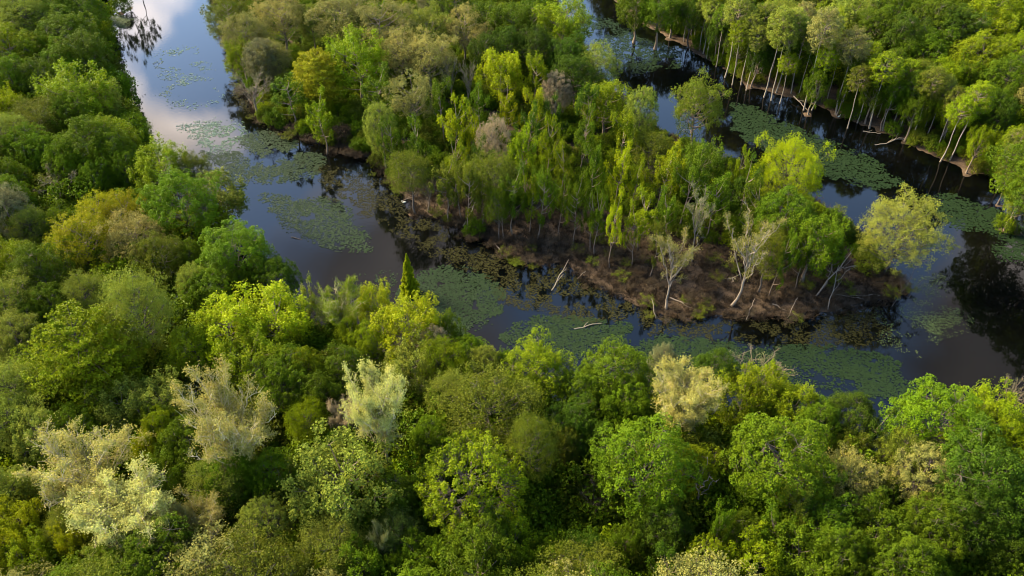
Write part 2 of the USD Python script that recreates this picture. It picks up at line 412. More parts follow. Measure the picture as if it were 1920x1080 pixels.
# nominal sizes: (height, crown radius) of each kind; crowns are scaled to what stands there
for i in range(4):
    dense(f"domed_{i}", 10 + i, 14, 4.7, 4.7, 36, 1.30, 24, 0.40, 30, 0.205, rnd=0.34, fuzz=0.03, wob=0.13, inner=0.05)
for i in range(3):
    dense(f"plumed_{i}", 30 + i, 15, 4.3, 5.6, 30, 1.15, 13, 0.52, 40, 0.27, stretch=(0.85, 0.85, 1.65), up=0.5, rnd=0.6, fuzz=0.18, sweep=0.28, shape=0.8, bark="brown", wob=0.2)
for i in range(3):
    dense(f"tufted_{i}", 40 + i, 14, 4.6, 4.8, 44, 1.2, 11, 0.5, 34, 0.23, rnd=0.75, fuzz=0.22, gap=0.06, bark="brown", wob=0.2)
for i in range(3):
    dense(f"feathery_{i}", 50 + i, 15, 4.7, 5.2, 52, 1.2, 11, 0.62, 40, 0.20, stretch=(1.1, 1.1, 0.8), up=0.4, rnd=0.9, fuzz=0.3, gap=0.03, bark="dark", lean=0.05, trunk_r=0.019, wob=0.16)
for i in range(4):
    dense(f"slender_{i}", 60 + i, 13, 2.3, 5.2, 21, 0.56, 12, 0.34, 32, 0.22, stretch=(0.75, 0.75, 1.75), up=0.5, rnd=0.7, fuzz=0.24, bark="brown", bottom=0.5, shape=0.85, wob=0.42, trunk_r=0.011, gap=0.14, sweep=0.38)
for i in range(3):
    dense(f"bushy_{i}", 70 + i, 3.2, 1.9, 1.75, 20, 0.62, 10, 0.30, 24, 0.19, rnd=0.7, fuzz=0.2, bottom=0.9, trunk_r=0.02)
for i in range(2):
    dense(f"spreading_{i}", 46 + i, 17, 7.0, 6.2, 84, 1.45, 12, 0.58, 34, 0.22, rnd=0.75, fuzz=0.2, gap=0.08, bark="dark", wob=0.22, trunk_r=0.017)
for i in range(2):
    speckled(f"speckled_{i}", 80 + i, 14, 4.8, 5.2, 900, 26, 0.175, 0.27, twig="dark")
for i in range(2):
    speckled(f"airy_{i}", 84 + i, 14, 4.6, 5.4, 620, 34, 0.18, 0.42, bark="brown", twig="dark")
for i in range(4):
    speckled(f"tall_{i}", 90 + i, 20, 2.6, 4.2, 230, 30, 0.20, 0.40, bark="pale", trunk_r=0.0064, low=0.55, twig="brown", lean=0.012)
for i in range(2):
    layered(f"layered_{i}", 100 + i, 12, 5.0, 4.2, 62, 330, 0.25)
layered("conical_0", 110, 7.0, 1.5, 3.3, 110, 190, 0.20, 0.10, "brown", cone=1.0)
for i in range(3):
    fan(f"budding_{i}", 120 + i, 14, 5.2, 15, 10, 9, 17, 0.145, jit=0.16)
for i in range(2):
    fan(f"flowering_{i}", 130 + i, 14, 4.6, 17, 9, 9, 22, 0.155, jit=0.19)
for i in range(2):
    fan(f"twiggy_{i}", 140 + i, 11, 3.6, 9, 7, 7, 3.5, 0.13, bark="brown", jit=0.15)
for i in range(2):
    fan(f"withered_{i}", 150 + i, 15, 4.0, 7, 7, 6, 15, 0.16, bark="dead", fork=0.28, thick=0.012, jit=0.2)
for i in range(2):
    fan(f"briar_{i}", 180 + i, 2.3, 1.7, 10, 4, 4, 7, 0.13, bark="dark", jit=0.15, thick=0.012)
fan("stripped_0", 160, 13, 2.4, 5, 3, 2, 0, 0.1, bark="dead", fork=0.4, thick=0.016)
for i in range(2):
    fan(f"blossoming_{i}", 170 + i, 8, 2.8, 8, 5, 6, 9, 0.22, bark="dark", parts="blossom", extra=7, jit=0.14)

# ------------------------------------------------------------------ the ground and the water
# name, label, category, group, x, y, kind, colour, crown radius, height, stands in water, turn
TREES = [  # left-side crowns: yellow-green by nature, colours lightened further to stand in for glow
    ('broadleaf_tree', 'bright green plumed tree, second behind the yellow-green dome at upper left edge', 'tree', 'trees on the left bank', -109.4, 175.0, 'plumed_0', 'bright_green', 6.63, 16.7, 0, 29),
    ('broadleaf_tree', 'pale green feathery tree, nearest behind the yellow-green dome at upper left edge', 'tree', 'trees on the left bank', -105.7, 172.6, 'feathery_0', 'pale_green', 6.23, 16.3, 0, 30),
    ('broadleaf_tree', 'bright green round tree, second behind-right of the yellow-green dome at upper left edge', 'tree', 'trees on the left bank', -100.7, 176.1, 'domed_0', 'bright_green', 5.27, 15.0, 0, 203),
    ('broadleaf_tree', 'mid-green round tree, nearest behind the wispy tree over left channel', 'tree', 'trees on the left bank', -95.1, 178.4, 'domed_1', 'mid_green', 5.11, 14.7, 0, 292),
    ('broadleaf_tree', 'bright green round tree, third behind the small round crown, upper left bank', 'tree', 'trees on the left bank', -92.9, 164.8, 'domed_2', 'bright_green', 5.69, 15.4, 0, 280),
    ('broadleaf_tree', 'yellow-green domed tree at the left edge, upper left bank', 'tree', 'trees on the left bank', -99.9, 156.5, 'domed_3', 'yellow_green', 6.12, 16.4, 0, 238),
    ('broadleaf_tree', 'bright green round tree, nearest right of the yellow-green dome at upper left edge', 'tree', 'trees on the left bank', -97.8, 159.1, 'domed_0', 'bright_green', 4.27, 13.2, 0, 294),
    ('bare_tree', 'grey-tan twiggy tree, nearest behind-right of the yellow-green dome at upper left edge', 'tree', 'trees on the left bank', -101.8, 174.5, 'twiggy_0', 'grey_tan', 2.36, 8.9, 0, 153),
    ('broadleaf_tree', 'mid-green round tree, nearest behind-right of the small round crown, upper left bank', 'tree', 'trees on the left bank', -85.9, 155.8, 'domed_1', 'mid_green', 5.46, 14.8, 0, 214),
    ('broadleaf_tree', 'bright green round tree, nearest behind the small round crown, upper left bank', 'tree', 'trees on the left bank', -89.5, 154.2, 'domed_2', 'bright_green', 4.61, 13.5, 0, 285),
    ('broadleaf_tree', 'pale green plumed tree, second behind the small round crown, upper left bank', 'tree', 'trees on the left bank', -89.3, 156.4, 'plumed_1', 'pale_green', 3.78, 12.8, 0, 233),
    ('broadleaf_tree', 'bright green round tree, nearest in front of the yellow-green dome at upper left edge', 'tree', 'trees on the left bank', -95.3, 144.6, 'domed_3', 'bright_green', 4.91, 14.6, 0, 158),
    ('broadleaf_tree', 'mid-green round tree, nearest left of the small round crown, upper left bank', 'tree', 'trees on the left bank', -90.8, 146.3, 'domed_0', 'mid_green', 4.46, 13.9, 0, 11),
    ('broadleaf_tree', 'small round bright green crown standing proud on the upper left bank', 'tree', 'trees on the left bank', -88.0, 151.1, 'domed_1', 'bright_green', 3.18, 11.6, 0, 126),
    ('broadleaf_tree', 'yellow-green plumed tree, nearest in front of the small round crown, upper left bank', 'tree', 'trees on the left bank', -80.0, 137.3, 'plumed_2', 'yellow_green', 6.60, 16.6, 0, 70),
    ('broadleaf_tree', 'pale green plumed tree, nearest behind-left of the wispy tree over left channel', 'tree', 'trees on the left bank', -76.7, 139.8, 'plumed_0', 'pale_green', 3.92, 13.3, 0, 118),
    ('broadleaf_tree', 'bright green round tree, nearest behind-left of the dome left of the cloud reflection', 'tree', 'trees on the left bank', -79.8, 132.6, 'domed_2', 'bright_green', 4.52, 13.9, 0, 134),
    ('broadleaf_tree', 'olive green feathery tree, nearest in front-left of the small round crown, upper left bank', 'tree', 'trees on the left bank', -84.4, 129.5, 'feathery_1', 'olive', 5.12, 14.3, 0, 263),
    ('broadleaf_tree', 'dense bright green dome on the left bank, left of the white cloud reflection', 'tree', 'trees on the left bank', -73.1, 121.8, 'domed_3', 'bright_green', 5.34, 15.4, 0, 348),
    ('broadleaf_tree', 'yellow-green round tree, nearest in front-left of the wispy tree over left channel', 'tree', 'trees on the left bank', -69.9, 125.2, 'domed_0', 'yellow_green', 4.68, 13.6, 0, 34),
    ('broadleaf_tree', 'pale wispy green tree leaning out over the left channel beside the cloud reflection', 'tree', 'trees on the left bank', -70.0, 133.5, 'feathery_2', 'yellow_green', 3.30, 9.0, 0, 274),
    ('broadleaf_tree', 'lime plumed tree, second in front of the yellow-green dome at upper left edge', 'tree', 'trees on the left bank', -94.3, 137.9, 'plumed_1', 'lime', 3.70, 12.2, 0, 129),
    ('broadleaf_tree', 'pale green feathery tree, fourth left of the dome left of the cloud reflection', 'tree', 'trees on the left bank', -87.5, 124.2, 'feathery_0', 'pale_green', 4.55, 14.3, 0, 245),
    ('broadleaf_tree', 'bright green round tree, third left of the dome left of the cloud reflection', 'tree', 'trees on the left bank', -83.6, 121.3, 'domed_1', 'bright_green', 3.94, 13.3, 0, 82),
    ('broadleaf_tree', 'bright green round tree, nearest left of the dome left of the cloud reflection', 'tree', 'trees on the left bank', -79.6, 120.5, 'domed_2', 'bright_green', 3.71, 13.0, 0, 270),
    ('broadleaf_tree', 'bright green round tree, nearest in front-left of the dome left of the cloud reflection', 'tree', 'trees on the left bank', -73.6, 117.7, 'domed_3', 'bright_green', 3.97, 13.4, 0, 182),
    ('broadleaf_tree', 'bright green round tree, second in front-left of the wispy tree over left channel', 'tree', 'trees on the left bank', -67.8, 120.5, 'domed_0', 'bright_green', 4.04, 13.4, 0, 99),
    ('broadleaf_tree', 'bright green round tree, nearest left of the yellow-green tree at channel bend', 'tree', 'trees on the left bank', -65.1, 117.6, 'domed_1', 'bright_green', 2.91, 11.3, 0, 14),
    ('broadleaf_tree', 'bright green round tree, nearest in front of the dome left of the cloud reflection', 'tree', 'trees on the left bank', -69.1, 114.4, 'domed_2', 'bright_green', 2.86, 11.2, 0, 178),
    ('broadleaf_tree', 'yellow-green plumed tree at the water where the left channel bends', 'tree', 'trees on the left bank', -58.2, 115.8, 'plumed_2', 'yellow_green', 4.89, 14.0, 0, 319),
    ('broadleaf_tree', 'olive green feathery tree, nearest right of the yellow-green tree at channel bend', 'tree', 'trees on the left bank', -53.1, 116.5, 'feathery_1', 'olive', 3.01, 11.7, 0, 338),
    ('broadleaf_tree', 'olive green plumed tree, nearest right of the dome behind the golden-yellow tree', 'tree', 'trees on the left bank', -48.3, 109.1, 'plumed_0', 'olive', 5.15, 12.0, 0, 325),
    ('broadleaf_tree', 'big bright green dome on the left bank, behind and right of the golden-yellow tree', 'tree', 'trees on the left bank', -51.4, 102.6, 'domed_3', 'bright_green', 5.77, 16.1, 0, 81),
    ('broadleaf_tree', 'bright green round tree, third in front-left of the dome left of the cloud reflection', 'tree', 'trees on the left bank', -82.7, 112.8, 'domed_0', 'bright_green', 3.87, 12.5, 0, 305),
    ('bare_tree', 'grey bare tree with a few leaf shoots, nearest behind the golden-yellow tree', 'tree', 'trees on the left bank', -74.3, 113.1, 'twiggy_1', 'grey_tan', 3.60, 10.5, 0, 242),
    ('broadleaf_tree', 'bright green round tree, second behind-left of the golden-yellow tree', 'tree', 'trees on the left bank', -79.5, 107.1, 'domed_1', 'bright_green', 3.76, 13.2, 0, 332),
    ('broadleaf_tree', 'hazy grey-green thin tree, second left of the golden-yellow tree', 'tree', 'trees on the left bank', -76.5, 102.6, 'airy_0', 'grey_tan', 3.98, 14.2, 0, 14),
    ('broadleaf_tree', 'pale green feathery tree, nearest left of the golden-yellow tree', 'tree', 'trees on the left bank', -73.4, 101.0, 'feathery_2', 'pale_green', 3.05, 11.6, 0, 67),
    ('broadleaf_tree', 'bright green round tree, nearest behind-left of the golden-yellow tree', 'tree', 'trees on the left bank', -69.0, 101.3, 'domed_2', 'bright_green', 2.85, 11.4, 0, 256),
    ('broadleaf_tree', 'golden yellow tufted tree, nearest behind-right of the golden-yellow tree', 'tree', 'trees on the left bank', -64.4, 104.5, 'tufted_0', 'golden', 3.60, 12.6, 0, 76),
    ('broadleaf_tree', 'largest golden-yellow tree on the left bank', 'tree', 'trees on the left bank', -63.3, 95.6, 'tufted_1', 'golden', 4.63, 14.0, 0, 284),
    ('broadleaf_tree', 'golden tan tree, nearest right of the golden-yellow tree', 'tree', 'trees on the left bank', -56.4, 97.0, 'tufted_2', 'tan', 4.57, 13.4, 0, 50),
    ('broadleaf_tree', 'golden yellow tufted tree, nearest left of the dome behind the golden-yellow tree', 'tree', 'trees on the left bank', -60.2, 104.0, 'tufted_0', 'golden', 3.59, 12.5, 0, 258),
    ('broadleaf_tree', 'yellow-green round tree, nearest in front-left of the golden-yellow tree', 'tree', 'trees on the left bank', -65.7, 94.5, 'domed_3', 'yellow_green', 2.55, 10.9, 0, 126),
    ('broadleaf_tree', 'olive green tufted tree, nearest behind the tree with long leaning trunk', 'tree', 'trees on the left bank', -51.1, 92.3, 'tufted_1', 'olive', 3.71, 13.1, 0, 229),
    ('broadleaf_tree', 'bright green round tree, nearest left of the bright round left waterside tree', 'tree', 'trees on the left bank', -47.3, 94.0, 'domed_0', 'bright_green', 2.83, 10.9, 0, 342),
    ('broadleaf_tree', 'bright green round-headed tree at the waterside, right end of the left bank', 'tree', 'trees on the left bank', -39.9, 91.3, 'domed_1', 'bright_green', 5.39, 14.9, 0, 129),
    ('broadleaf_tree', 'dark green tree hanging over the water, nearest behind the right broad lime-yellow tree', 'tree', 'trees on the left bank', -33.8, 89.1, 'domed_2', 'mid_green', 3.37, 12.1, 0, 341),
    ('broadleaf_tree', 'dark green round tree, nearest in front-right of the bright round left waterside tree', 'tree', 'trees on the left bank', -36.2, 90.1, 'domed_3', 'deep_green', 2.76, 10.9, 0, 163),
    ('broadleaf_tree', 'yellow-green plumed tree, third left of the golden-yellow tree', 'tree', 'trees on the left bank', -72.8, 92.4, 'plumed_1', 'yellow_green', 3.90, 12.8, 0, 264),
    ('broadleaf_tree', 'mid-green round tree, second in front-left of the golden-yellow tree', 'tree', 'trees on the left bank', -66.6, 89.1, 'domed_0', 'mid_green', 4.17, 13.8, 0, 53),
    ('broadleaf_tree', 'pale yellow fluffy tree at the left edge, second behind-left of the lower-left white-blossoming tree', 'tree', 'trees on the near bank', -68.0, 83.0, 'tufted_2', 'pale_green', 4.10, 13.5, 0, 346),
    ('broadleaf_tree', 'olive feathery tree with a long pale trunk leaning to the left', 'tree', 'trees on the near bank', -47.7, 76.3, 'feathery_0', 'pale_green', 4.45, 19.2, 0, 132),
    ('broadleaf_tree', 'pale green feathery tree, nearest left of the tree with long leaning trunk', 'tree', 'trees on the near bank', -58.8, 84.8, 'feathery_1', 'pale_green', 3.37, 11.9, 0, 352),
    ('broadleaf_tree', 'mid-green round tree, nearest behind-left of the wide layered lime tree', 'tree', 'trees on the near bank', -63.0, 83.2, 'domed_1', 'mid_green', 3.25, 11.7, 0, 311),
    ('blossoming_tree', 'small white-flowered tree right of the long leaning trunk', 'tree', 'trees on the near bank', -47.9, 87.1, 'blossoming_0', 'white', 1.77, 6.2, 0, 113),
    ('broadleaf_tree', 'pale green thin-leaved tree, nearest behind-right of the white-flowered tree by leaning trunk', 'tree', 'trees on the left bank', -44.5, 87.3, 'airy_1', 'pale_green', 2.54, 11.9, 0, 137),
    ('broadleaf_tree', 'bright green round tree, nearest in front-left of the bright round left waterside tree', 'tree', 'trees on the left bank', -41.9, 86.1, 'domed_2', 'bright_green', 3.65, 12.3, 0, 92),
    ('broadleaf_tree', 'mid-green round tree, nearest in front of the bright round left waterside tree', 'tree', 'trees on the left bank', -38.7, 87.2, 'domed_3', 'mid_green', 2.53, 10.9, 0, 91),
    ('broadleaf_tree', 'wide bright yellow-green tree in layered sprays, left of the leaning trunk', 'tree', 'trees on the near bank', -52.0, 70.2, 'layered_0', 'yellow_green', 6.46, 17.5, 0, 97),
    ('broadleaf_tree', 'left one of the two broad lime-yellow trees in front of the still water', 'tree', 'trees on the near bank', -36.8, 76.9, 'plumed_2', 'lime', 5.17, 14.9, 0, 279),
    ('broadleaf_tree', 'right one of the two broad lime-yellow trees in front of the still water', 'tree', 'trees on the near bank', -31.9, 78.5, 'plumed_0', 'lime', 4.97, 14.3, 0, 325),
    ('broadleaf_tree', 'yellow-green plumed tree, nearest in front-right of the left broad lime-yellow tree', 'tree', 'trees on the near bank', -32.4, 71.4, 'plumed_1', 'yellow_green', 4.52, 13.9, 0, 130),
    ('broadleaf_tree', 'yellow-green round tree, nearest in front-left of the left broad lime-yellow tree', 'tree', 'trees on the near bank', -40.3, 73.6, 'domed_0', 'yellow_green', 3.53, 12.8, 0, 306),
    ('broadleaf_tree', 'thin grey-tan tree at the left edge, nearest behind-left of the lower-left white-blossoming tree', 'tree', 'trees on the near bank', -64.9, 76.1, 'airy_0', 'pale_green', 3.37, 12.6, 0, 168),
    ('broadleaf_tree', 'mid-green round tree, nearest behind the lower-left white-blossoming tree', 'tree', 'trees on the near bank', -64.9, 80.4, 'domed_1', 'mid_green', 2.60, 10.8, 0, 0),
    ('broadleaf_tree', 'pale green feathery tree, nearest left of the lower-left white-blossoming tree', 'tree', 'trees on the near bank', -60.1, 66.8, 'feathery_2', 'pale_green', 4.06, 13.4, 0, 46),
    ('broadleaf_tree', 'pale green feathery tree, second in front-left of the lower-left white-blossoming tree', 'tree', 'trees on the near bank', -59.2, 62.1, 'feathery_0', 'pale_green', 3.48, 12.1, 0, 119),
    ('broadleaf_tree', 'pale green plumed tree, nearest in front-left of the lower-left white-blossoming tree', 'tree', 'trees on the near bank', -55.1, 60.7, 'plumed_2', 'pale_green', 3.29, 12.3, 0, 305),
    ('broadleaf_tree', 'bright green round tree, nearest behind the lower-left straw budding tree', 'tree', 'trees on the near bank', -51.5, 62.0, 'domed_2', 'bright_green', 2.95, 11.6, 0, 22),
    ('broadleaf_tree', 'pale green plumed tree, nearest left of the pale tree left of tan budding one', 'tree', 'trees on the near bank', -47.8, 65.1, 'plumed_0', 'pale_green', 3.48, 12.3, 0, 268),
    ('broadleaf_tree', 'pale green plumed tree left of the tan budding tree', 'tree', 'trees on the near bank', -42.5, 65.3, 'plumed_1', 'pale_green', 3.79, 13.0, 0, 349),
    ('broadleaf_tree', 'yellow-green round tree, nearest in front of the pale tree left of tan budding one', 'tree', 'trees on the near bank', -40.0, 61.2, 'domed_3', 'yellow_green', 2.78, 11.7, 0, 192),
    ('broadleaf_tree', 'bright green round tree, nearest in front-left of the fanned tan budding tree', 'tree', 'trees on the near bank', -37.4, 59.3, 'domed_0', 'bright_green', 3.25, 11.9, 0, 1),
    ('broadleaf_tree', 'lime plumed tree, nearest behind the dense cream budding tree', 'tree', 'trees on the near bank', -41.9, 59.8, 'plumed_2', 'lime', 2.33, 10.6, 0, 242),
    ('shrub', 'pale green low shrub, nearest behind-left of the pale tree left of tan budding one', 'shrub', 'shrubs on the near bank', -50.2, 76.8, 'bushy_0', 'pale_green', 2.29, 3.4, 0, 129),
    ('shrub', 'yellow-green low shrub, nearest in front-right of the wide layered lime tree', 'shrub', 'shrubs on the near bank', -53.7, 75.3, 'bushy_1', 'yellow_green', 2.27, 3.4, 0, 38),
    ('blossoming_tree', 'larger white-blossoming tree among pale green trees on the lower left', 'tree', 'trees on the near bank', -57.8, 70.2, 'blossoming_1', 'white', 2.36, 7.3, 0, 135),
    ('blossoming_tree', 'small white-blossoming tree, nearest in front-right of the lower-left white-blossoming tree', 'tree', 'trees on the near bank', -54.3, 68.4, 'blossoming_0', 'white', 1.49, 5.7, 0, 120),
    ('blossoming_tree', 'small white-flowered tree half hidden, nearest right of the pale tree left of tan budding one', 'tree', 'trees on the near bank', -40.0, 71.4, 'blossoming_1', 'white', 1.45, 5.6, 0, 105),
    ('budding_tree', 'tan budding tree with fanned open branches, middle of the lower left', 'tree', 'trees on the near bank', -30.1, 56.6, 'budding_0', 'straw', 4.67, 21.9, 0, 118),
    ('budding_tree', 'wide straw-coloured budding tree with spreading pale branches, lower left', 'tree', 'trees on the near bank', -46.6, 53.4, 'budding_1', 'straw', 5.38, 16.0, 0, 23),
    ('budding_tree', 'dense cream-yellow budding tree in front of the straw one, lower left', 'tree', 'trees on the near bank', -39.1, 48.3, 'flowering_0', 'cream', 4.50, 16.5, 0, 155),
    ('broadleaf_tree', 'bright green plumed tree, nearest behind-right of the dense cream budding tree', 'tree', 'trees on the near bank', -38.4, 55.9, 'plumed_0', 'bright_green', 3.03, 11.2, 0, 111),
    ('broadleaf_tree', 'pale green feathery tree, nearest behind-left of the tree of leaf rosettes', 'tree', 'trees on the near bank', -32.7, 53.6, 'feathery_1', 'pale_green', 3.39, 11.8, 0, 281),
    ('broadleaf_tree', 'bright green round tree, nearest in front of the fanned tan budding tree', 'tree', 'trees on the near bank', -30.9, 55.4, 'domed_1', 'bright_green', 3.29, 12.3, 0, 230),
    ('broadleaf_tree', 'lime plumed tree, nearest in front-left of the lower-left straw budding tree', 'tree', 'trees on the near bank', -52.8, 49.7, 'plumed_1', 'lime', 2.89, 11.0, 0, 268),
    ('broadleaf_tree', 'pale green round tree, nearest left of the lower-left straw budding tree', 'tree', 'trees on the near bank', -55.3, 53.2, 'domed_2', 'pale_green', 2.55, 10.5, 0, 186),
    ('broadleaf_tree', 'lime plumed tree, third in front-left of the lower-left straw budding tree', 'tree', 'trees on the near bank', -52.5, 45.4, 'plumed_2', 'lime', 2.79, 11.3, 0, 230),
    ('broadleaf_tree', 'yellow-green plumed tree, second in front-left of the lower-left straw budding tree', 'tree', 'trees on the near bank', -49.8, 45.4, 'plumed_0', 'yellow_green', 2.66, 10.9, 0, 166),
    ('broadleaf_tree', 'pale green feathery tree, nearest in front of the lower-left straw budding tree', 'tree', 'trees on the near bank', -47.3, 48.8, 'feathery_2', 'pale_green', 2.12, 10.7, 0, 148),
    ('broadleaf_tree', 'lime plumed tree, nearest in front-left of the dense cream budding tree', 'tree', 'trees on the near bank', -45.3, 47.4, 'plumed_1', 'lime', 2.51, 11.3, 0, 140),
    ('budding_tree', 'thin straw-coloured open tree, nearest left of the tree of leaf rosettes', 'tree', 'trees on the near bank', -32.9, 48.0, 'flowering_1', 'straw', 3.05, 11.9, 0, 136),
    ('broadleaf_tree', 'tree with separate pale green leaf rosettes on open branches, bottom edge left of middle', 'tree', 'trees on the near bank', -26.0, 48.4, 'speckled_0', 'pale_green', 2.91, 11.6, 0, 323),
    ('broadleaf_tree', 'golden yellow tufted tree, nearest in front-left of the tree of leaf rosettes', 'tree', 'trees on the near bank', -28.4, 44.8, 'tufted_0', 'golden', 2.05, 10.6, 0, 210),
    ('broadleaf_tree', 'mid-green round tree, nearest in front-right of the dense cream budding tree', 'tree', 'trees on the near bank', -35.1, 46.2, 'domed_3', 'mid_green', 2.41, 11.1, 0, 65),
    ('broadleaf_tree', 'bright green round tree, nearest in front of the dense cream budding tree', 'tree', 'trees on the near bank', -38.6, 43.9, 'domed_0', 'bright_green', 2.42, 10.9, 0, 207),
    ('broadleaf_tree', 'pale green plumed tree, second in front-left of the dense cream budding tree', 'tree', 'trees on the near bank', -42.1, 44.8, 'plumed_2', 'pale_green', 1.99, 9.8, 0, 106),
    ('broadleaf_tree', 'bright green round tree, second in front-left of the tree of leaf rosettes', 'tree', 'trees on the near bank', -30.8, 44.3, 'domed_1', 'bright_green', 1.98, 10.3, 0, 218),
    ('slender_tree', 'pale green slender tree, nearest left of the tree with pale forked limbs', 'tree', 'trees on the near bank', -27.5, 84.1, 'slender_0', 'pale_green', 1.57, 14.1, 0, 71),
    ('budding_tree', 'yellow-green tree with pale forked limbs at the water, left of the small cone tree', 'tree', 'trees on the near bank', -23.4, 82.2, 'budding_2', 'yellow_green', 3.57, 13.0, 0, 291),
    ('broadleaf_tree', 'lime plumed tree, nearest right of the tree with pale forked limbs', 'tree', 'trees on the near bank', -19.1, 85.5, 'plumed_0', 'lime', 2.77, 11.0, 0, 138),
    ('broadleaf_tree', 'brightest lime-green tree, just in front of the round lily patch', 'tree', 'trees on the near bank', -13.8, 78.1, 'plumed_1', 'lime', 4.98, 14.5, 0, 322),
    ('slender_tree', 'lime slender tree, nearest right of the brightest lime tree', 'tree', 'trees on the near bank', -11.4, 80.1, 'slender_1', 'lime', 1.46, 14.0, 0, 110),
    ('conical_tree', 'small bright cone-shaped tree standing in the water beside the round lily patch', 'tree', 'trees on the near bank', -15.7, 94.7, 'conical_0', 'lime', 1.39, 8.1, 1, 47),
    ('broadleaf_tree', 'bright green plumed tree, nearest in front-right of the small cone-shaped tree', 'tree', 'trees on the near bank', -8.7, 78.8, 'plumed_2', 'bright_green', 2.31, 10.9, 0, 11),
    ('broadleaf_tree', 'bright green round tree, second behind-left of the big pale olive dome', 'tree', 'trees on the near bank', -5.5, 74.7, 'domed_2', 'bright_green', 2.66, 11.1, 0, 37),
    ('blossoming_tree', 'small creamy flowering tree, nearest right of the right broad lime-yellow tree', 'tree', 'trees on the near bank', -28.7, 82.6, 'blossoming_0', 'cream', 2.03, 6.7, 0, 200),
    ('broadleaf_tree', 'yellow-green plumed tree, nearest in front-right of the tree with pale forked limbs', 'tree', 'trees on the near bank', -21.1, 79.2, 'plumed_0', 'yellow_green', 2.33, 10.9, 0, 114),
    ('broadleaf_tree', 'yellow-green round tree, nearest in front-right of the right broad lime-yellow tree', 'tree', 'trees on the near bank', -25.7, 71.7, 'domed_3', 'yellow_green', 3.00, 11.7, 0, 234),
    ('broadleaf_tree', 'mid-green round tree, nearest behind-left of the pinkish-cream flowering tree', 'tree', 'trees on the near bank', -21.6, 71.4, 'domed_0', 'mid_green', 3.40, 11.7, 0, 155),
    ('broadleaf_tree', 'yellow-green round tree, nearest left of the left pinkish bare tree', 'tree', 'trees on the near bank', -18.6, 76.1, 'domed_1', 'yellow_green', 2.68, 10.7, 0, 153),
    ('bare_tree', 'left one of two pinkish bare-twigged trees in front of the brightest lime tree', 'tree', 'trees on the near bank', -15.2, 76.4, 'twiggy_0', 'pinkish', 2.74, 9.4, 0, 268),
    ('broadleaf_tree', 'right one of two pinkish thin-twigged trees in front of the brightest lime tree', 'tree', 'trees on the near bank', -10.4, 75.7, 'airy_1', 'pinkish', 2.43, 11.3, 0, 235),
    ('broadleaf_tree', 'pale green plumed tree, nearest in front-right of the left pinkish bare tree', 'tree', 'trees on the near bank', -12.8, 71.5, 'plumed_1', 'pale_green', 3.81, 12.8, 0, 14),
    ('broadleaf_tree', 'yellow-green feathery tree, second right of the left pinkish bare tree', 'tree', 'trees on the near bank', -8.8, 72.3, 'feathery_0', 'yellow_green', 3.42, 12.4, 0, 215),
    ('broadleaf_tree', 'bright green round tree, nearest behind-right of the fanned tan budding tree', 'tree', 'trees on the near bank', -28.3, 68.5, 'domed_2', 'bright_green', 3.71, 12.8, 0, 215),
    ('broadleaf_tree', 'mid-green round tree, second in front-left of the left pinkish bare tree', 'tree', 'trees on the near bank', -23.4, 67.6, 'domed_3', 'mid_green', 3.30, 11.6, 0, 253),
    ('broadleaf_tree', 'yellow-green feathery tree, nearest behind-left of the large pale plumed bottom tree', 'tree', 'trees on the near bank', -24.5, 63.3, 'feathery_1', 'yellow_green', 2.61, 11.3, 0, 151),
    ('budding_tree', 'pinkish-cream flowering tree above the bottom middle', 'tree', 'trees on the near bank', -14.4, 59.5, 'flowering_0', 'cream', 3.26, 20.8, 0, 55),
    ('budding_tree', 'small pinkish-cream flowering tree, nearest behind the large pale plumed bottom tree', 'tree', 'trees on the near bank', -20.0, 63.8, 'flowering_1', 'pinkish', 1.95, 10.6, 0, 304),
    ('broadleaf_tree', 'mid-green round tree, nearest left of the pinkish-cream flowering tree', 'tree', 'trees on the near bank', -17.5, 65.2, 'domed_0', 'mid_green', 2.49, 10.4, 0, 30),
    ('broadleaf_tree', 'bright green round tree, nearest in front-right of the pinkish-cream flowering tree', 'tree', 'trees on the near bank', -10.0, 60.7, 'domed_1', 'bright_green', 2.41, 10.3, 0, 84),
    ('broadleaf_tree', 'pale green feathery tree, nearest left of the big pale olive dome', 'tree', 'trees on the near bank', -7.4, 66.7, 'feathery_2', 'pale_green', 3.29, 12.2, 0, 193),
    ('broadleaf_tree', 'big pale olive feathery dome in the middle of the near bank', 'tree', 'trees on the near bank', -1.8, 63.1, 'feathery_0', 'olive', 5.64, 15.0, 0, 215),
    ('broadleaf_tree', 'pale green thin-leaved tree, nearest behind the big pale olive dome', 'tree', 'trees on the near bank', -4.0, 71.8, 'airy_0', 'pale_green', 2.29, 11.3, 0, 221),
    ('broadleaf_tree', 'yellow-green round tree, nearest behind-right of the big pale olive dome', 'tree', 'trees on the near bank', 3.1, 70.7, 'domed_2', 'yellow_green', 4.32, 13.3, 0, 242),
    ('broadleaf_tree', 'mid-green round tree, second behind the big pale olive dome', 'tree', 'trees on the near bank', -1.6, 72.8, 'domed_3', 'mid_green', 2.23, 10.0, 0, 32),
    ('broadleaf_tree', 'yellow-green plumed tree, nearest behind-left of the big pale olive dome', 'tree', 'trees on the near bank', -6.8, 71.4, 'plumed_2', 'yellow_green', 2.45, 10.6, 0, 171),
    ('broadleaf_tree', 'bright green round tree, nearest behind the tree of leaf rosettes', 'tree', 'trees on the near bank', -26.6, 55.3, 'domed_0', 'bright_green', 3.01, 11.4, 0, 1),
    ('broadleaf_tree', 'large pale yellow-green tree of lumpy plumes, left of the speckled tree', 'tree', 'trees on the near bank', -18.6, 52.1, 'plumed_1', 'pale_green', 5.88, 17.0, 0, 54),
